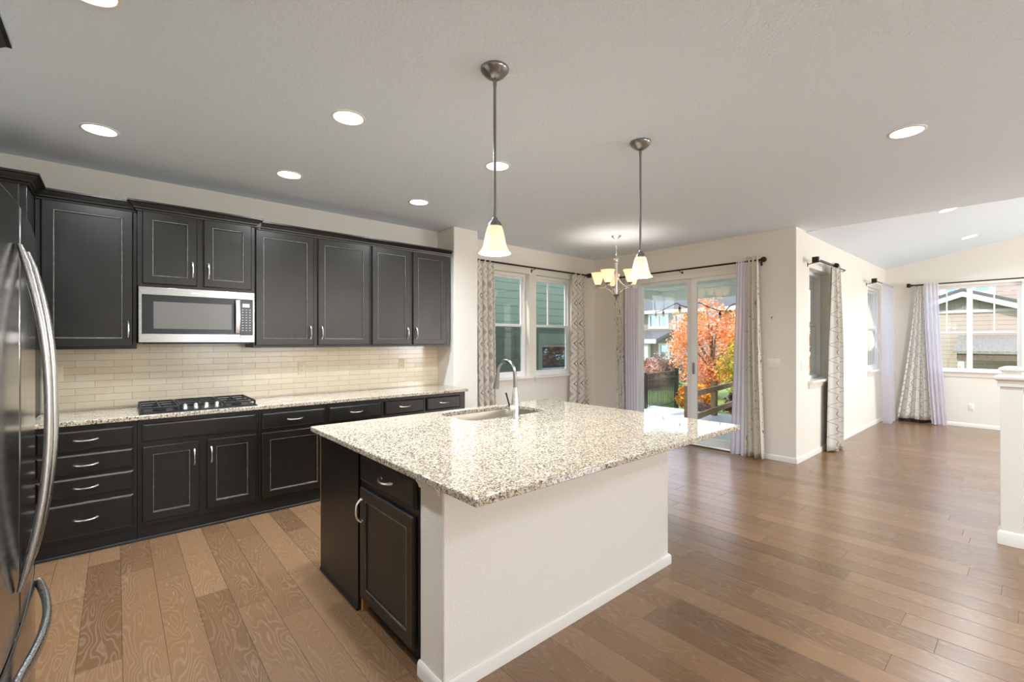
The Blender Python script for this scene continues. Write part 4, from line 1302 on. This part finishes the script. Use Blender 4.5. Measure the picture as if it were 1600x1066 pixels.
# house beyond the far room
GX = 26.7
k = thing('gabled_house', 'tan lap-sided house with a white-edged gable outside the wide far window', 'house', (28, 1.0, GZ))
TG = left_T(GX)
gw = MB(TG)
GWs = [(2.2, 2.62, 3.35, 4.6), (1.25, 1.72, 3.45, 4.6)]
grid_wall(gw, [-6.0, 3.3], [GZ - 0.3, 6.5], GWs, 0.0, -0.25)
obj('siding', gw, 'siding_tan', k, smooth=0)
for q in GWs:
    f = obj('window', MB(TG).ringframe((q[0] - 0.14, q[1] + 0.14, q[2] - 0.14, q[3] + 0.14), (q[0] + 0.05, q[1] - 0.05, q[2] + 0.05, q[3] - 0.05), -0.08, 0.05), 'vinyl', k)
    obj('pane', MB(TG).box(q[0] + 0.04, q[1] - 0.04, -0.05, -0.04, q[2] + 0.04, q[3] - 0.04), 'house_glass', f, smooth=0)
# projecting gabled bay
pk, zk, sl_ = 1.98, 3.36, 0.38          # ridge position, height, slope
TB2 = left_T(GX - 0.9)
tri = MB(TB2)
y0_, y1_ = pk - 2.6, 3.29
poly = [(y0_, GZ), (y1_, GZ), (y1_, 2.58), (pk + 1.9, 2.6), (pk, zk), (pk - 1.9, 2.6), (y0_, 2.58)]
tri.rings([[(a, 0.0, c) for a, c in poly], [(a, -0.88, c) for a, c in poly]])
obj('bay_wall', tri, 'siding_tan', k, smooth=0)
pan = MB(TB2)
gw_ = (zk - 0.10 - 2.70) / sl_
poly = [(pk - gw_, 2.70), (pk + gw_, 2.70), (pk, zk - 0.10)]
pan.rings([[(a, 0.004, c) for a, c in poly], [(a, 0.02, c) for a, c in poly]])
obj('gable_panel', pan, 'batten', k, smooth=0)
for i in range(-5, 6):
    zt = zk - 0.12 - sl_ * abs(i * 0.42)
    if zt > 2.75:
        obj('batten', MB(TB2).box(pk + i * 0.42 - 0.025, pk + i * 0.42 + 0.025, 0.0205, 0.05, 2.70, zt), 'batten', k, smooth=0)
obj('trim_board', MB(TB2).box(pk - 2.6, pk + 2.6, 0.0205, 0.06, 2.58, 2.70), 'fascia', k, smooth=0)
for s in (-1, 1):
    rk = MB(left_T(GX - 1.25))
    e = 3.1
    poly = [(pk, zk + 0.10), (pk + s * e, zk + 0.10 - sl_ * e), (pk + s * e, zk - 0.14 - sl_ * e), (pk, zk - 0.14)]
    rk.rings([[(a, 0.0, c) for a, c in poly], [(a, -0.06, c) for a, c in poly]])
    obj('rake_board', rk, 'fascia', k, smooth=0)
    rr = MB(left_T(GX - 1.30))
    poly = [(pk, zk + 0.20), (pk + s * (e + 0.1), zk + 0.20 - sl_ * (e + 0.1)), (pk + s * (e + 0.1), zk + 0.105 - sl_ * (e + 0.1)), (pk, zk + 0.105)]
    rr.rings([[(a, 0.0, c) for a, c in poly], [(a, -1.3, c) for a, c in poly]])
    obj('gable_roof', rr, 'shingle', k, smooth=0)
pr_ = MB(lambda a, b, c: (b, a, c))
pr_.prism([(GX - 2.9, 1.08), (GX - 0.9, 1.70), (GX - 0.9, 1.58), (GX - 2.9, 0.98)], -2.4, 2.1)
obj('porch_roof', pr_, 'shingle_tan', k)
obj('fascia', MB().box(GX - 2.85, GX - 2.65, -2.4, 2.0, 0.74, 0.9795), 'bark', k)
obj('porch_column', MB().box(GX - 2.8, GX - 2.6, 1.8, 1.98, GZ, 0.7395), 'fascia', k)

# trees and shrubs
def tree(name, label, x, y, cz, rad, n, size, mat, trunk=0.07, cat='tree', group=None, clump=26, seed=1, z0=GZ, shell=0.55):
    rnd = random.Random(seed)
    k = thing(name, label, cat, (x, y, z0), group)
    cl = []
    for _ in range(clump):
        while True:
            p = Vector((rnd.uniform(-1, 1), rnd.uniform(-1, 1), rnd.uniform(-1, 1)))
            if 0.15 < p.length < 1:
                break
        cl.append(p * 0.82)
    mb = MB()
    vs, fs = [], []
    for i in range(n):
        c = rnd.choice(cl)
        d = Vector((rnd.gauss(0, 1), rnd.gauss(0, 1), rnd.gauss(0, 1))).normalized() * (rnd.random() ** 0.5) * 0.36
        p = c + d
        P_ = Vector((x + p.x * rad[0], y + p.y * rad[1], max(cz + p.z * rad[2], z0 + 0.02)))
        a = Vector((rnd.gauss(0, 1), rnd.gauss(0, 1), rnd.gauss(0, 0.7))).normalized()
        b = a.cross(Vector((rnd.gauss(0, 1), rnd.gauss(0, 1), rnd.gauss(0, 1)))).normalized()
        s = size * rnd.uniform(0.6, 1.25)
        j = len(vs)
        vs += [tuple(P_ - a * s), tuple(P_ + b * s * 0.5), tuple(P_ + a * s), tuple(P_ - b * s * 0.5)]
        fs.append((j, j + 1, j + 2, j + 3))
    mb.add(vs, fs)
    fo = obj('foliage', mb, mat, k, smooth=0)
    fo['kind'] = 'stuff'
    tr = MB().tube([(x, y, z0 - 0.05), (x + 0.03, y, z0 + (cz - z0) * 0.5), (x, y + 0.03, cz + rad[2] * 0.3)], [trunk, trunk * 0.8, trunk * 0.3], 8)
    for i in range(7):
        c = cl[i % len(cl)]
        e = Vector((x + c.x * rad[0], y + c.y * rad[1], max(cz + c.z * rad[2], z0 + 0.2)))
        st = Vector((x, y, z0 + (cz - z0) * 0.45 + 0.05 * i))
        tr.tube([tuple(st), tuple(st.lerp(e, 0.5) + Vector((0, 0, 0.08))), tuple(e)], [trunk * 0.5, trunk * 0.3, trunk * 0.1], 6)
    obj('trunk', tr, 'bark', k)
    return k
tree('maple_tree', 'big orange autumn maple filling the sliding panel view', 13.6, 6.45, 1.35, (1.2, 1.25, 1.7), 9000, 0.052, 'leaf_orange', 0.09, seed=2)
tree('maple_tree', 'tall bright orange maple behind the rail fence by the curtain edge', 15.7, 6.05, 1.9, (0.85, 0.95, 2.0), 5000, 0.05, 'leaf_orange', 0.08, seed=31)
tree('maple_tree', 'maple turning from green to yellow beside the lavender sheer', 12.25, 4.85, 0.70, (0.6, 0.75, 1.05), 4000, 0.046, 'leaf_green', 0.06, seed=4)
tree('golden_shrub', 'low golden shrub under the orange maple behind the rail fence', 10.5, 5.45, 0.05, (0.42, 0.42, 0.40), 1500, 0.06, 'leaf_gold', 0.03, 'shrub', seed=5)
tree('golden_tree', 'golden tree seen only as a reflection in the green house window', 12.5, 2.75, 1.0, (1.0, 1.2, 1.5), 3600, 0.08, 'leaf_gold', 0.07, seed=41)
tree('pale_tree', 'thin pale pink autumn tree seen beside the middle door stile', 20.0, 10.6, 1.0, (0.9, 0.9, 1.5), 1300, 0.09, 'leaf_pink', 0.07, seed=6)
tree('blue_spruce', 'small blue spruce beyond the black iron fence', 18.6, 10.05, 0.15, (0.6, 0.5, 0.95), 1700, 0.07, 'leaf_spruce', 0.05, seed=7)
tree('russet_shrub', 'brown russet shrub behind the middle of the black iron fence', 16.4, 9.75, 0.15, (1.0, 0.75, 0.85), 2200, 0.075, 'leaf_brown', 0.05, 'shrub', seed=8)
tree('russet_shrub', 'faded pink shrub behind the thick post of the black iron fence', 14.5, 9.5, 0.25, (1.0, 0.8, 0.85), 2000, 0.075, 'leaf_pink', 0.05, 'shrub', seed=9)
tree('dry_shrub', 'dry pale shrub low behind the wooden rail fence', 9.55, 4.72, -0.08, (0.42, 0.25, 0.26), 1400, 0.05, 'leaf_pink', 0.02, 'shrub', seed=10)
tree('dry_shrub', 'dry brown shrub at the curtain end of the wooden rail fence', 11.3, 4.85, -0.08, (0.28, 0.22, 0.28), 1000, 0.05, 'leaf_brown', 0.02, 'shrub', seed=21)
tree('evergreen_shrub', 'dark green shrub outside the narrow window past the rocker switch', 9.4, 3.40, 0.75, (0.85, 0.50, 1.15), 5000, 0.05, 'leaf_dark', 0.05, 'shrub', seed=11)
tree('bare_shrub', 'brown bare-branched shrub below the wide far window', 20.5, 0.9, 0.25, (0.9, 2.2, 0.45), 500, 0.035, 'leaf_brown', 0.035, 'shrub', seed=12)

# black iron fence of the yard
def along(p, q, t):
    return (p[0] + (q[0] - p[0]) * t, p[1] + (q[1] - p[1]) * t)
def bar(mb, p, q, w, h, z, zb=None):
    """rail from p to q"""
    zb = z if zb is None else zb
    d = (Vector(q) - Vector(p)).normalized()
    n = Vector((-d.y, d.x)) * w / 2
    c = lambda P_, zz: [(P_[0] + n.x, P_[1] + n.y, zz), (P_[0] - n.x, P_[1] - n.y, zz), (P_[0] - n.x, P_[1] - n.y, zz + h), (P_[0] + n.x, P_[1] + n.y, zz + h)]
    return mb.rings([c(p, z), c(q, zb)])
A, B = (8.75, 5.66), (10.9, 6.1)
k = thing('iron_fence', 'black iron picket fence outside the fixed panel of the patio door', 'fence', (9.8, 5.9, GZ))
obj('rail', bar(MB(), A, B, 0.03, 0.035, 0.685, 0.665), 'fence_black', k)
obj('rail', bar(MB(), A, B, 0.03, 0.03, 0.545, 0.535), 'fence_black', k)
obj('rail', bar(MB(), A, B, 0.03, 0.035, -0.10, -0.10), 'fence_black', k)
for i in range(1, 22):
    p = along(A, B, i / 22)
    obj('picket', MB().box(p[0] - 0.009, p[0] + 0.009, p[1] - 0.009, p[1] + 0.009, GZ + 0.04, 0.69), 'fence_black', k)
for p, w in ((A, 0.045), (B, 0.04)):
    obj('post', MB().box(p[0] - w, p[0] + w, p[1] - w, p[1] + w, GZ, 0.76), 'fence_black', k, 0.004)

# cedar rail fence
A, B = (7.55, 3.93), (11.6, 4.55)
k = thing('rail_fence', 'weathered wooden rail fence outside the sliding panel of the patio door', 'fence', (9.5, 4.2, GZ))
for z in (0.47, 0.06):
    obj('rail', bar(MB(), A, B, 0.05, 0.10, z, z), 'cedar', k, 0.006)
for t in (0.0, 0.36, 0.98):
    p = along(A, B, t)
    obj('post', MB().box(p[0] - 0.05, p[0] + 0.05, p[1] + 0.028, p[1] + 0.128, GZ, 0.66), 'cedar', k, 0.006)

# string lights under the patio roof
k = thing('string_lights', 'black cable of small hanging bulbs under the patio roof outside the door', 'string lights', (8.9, 5.0, 2.3))
SLX = 8.90
cab_pts = [(5.5, 2.32), (5.49, 2.15), (5.46, 2.08), (5.28, 2.125), (5.11, 2.20), (4.97, 2.245), (4.86, 2.18), (4.72, 2.14), (4.58, 2.18), (4.49, 2.23),
           (4.3, 2.125), (4.07, 2.04), (3.96, 2.03), (3.88, 2.12), (3.80, 2.16), (3.65, 2.11), (3.4, 2.05), (3.1, 2.12), (2.8, 2.06)]
obj('cable', MB().tube([(SLX, a, b) for a, b in cab_pts], 0.009, 6), 'cable', k)
for a, b in ((5.47, 2.08), (5.29, 2.115), (4.91, 2.195), (4.55, 2.185), (4.067, 2.037), (3.4, 2.05)):
    so = obj('socket', MB().tube([(SLX, a, b), (SLX, a, b - 0.05), (SLX, a, b - 0.085)], [0.006, 0.024, 0.026], 10), 'cable', k)
    obj('bulb', MB().lathe([(0.001, b - 0.145), (0.018, b - 0.138), (0.026, b - 0.115), (0.018, b - 0.090), (0.016, b - 0.085), (0.001, b - 0.085)], SLX, a, 12), 'lcd', so, smooth=60)
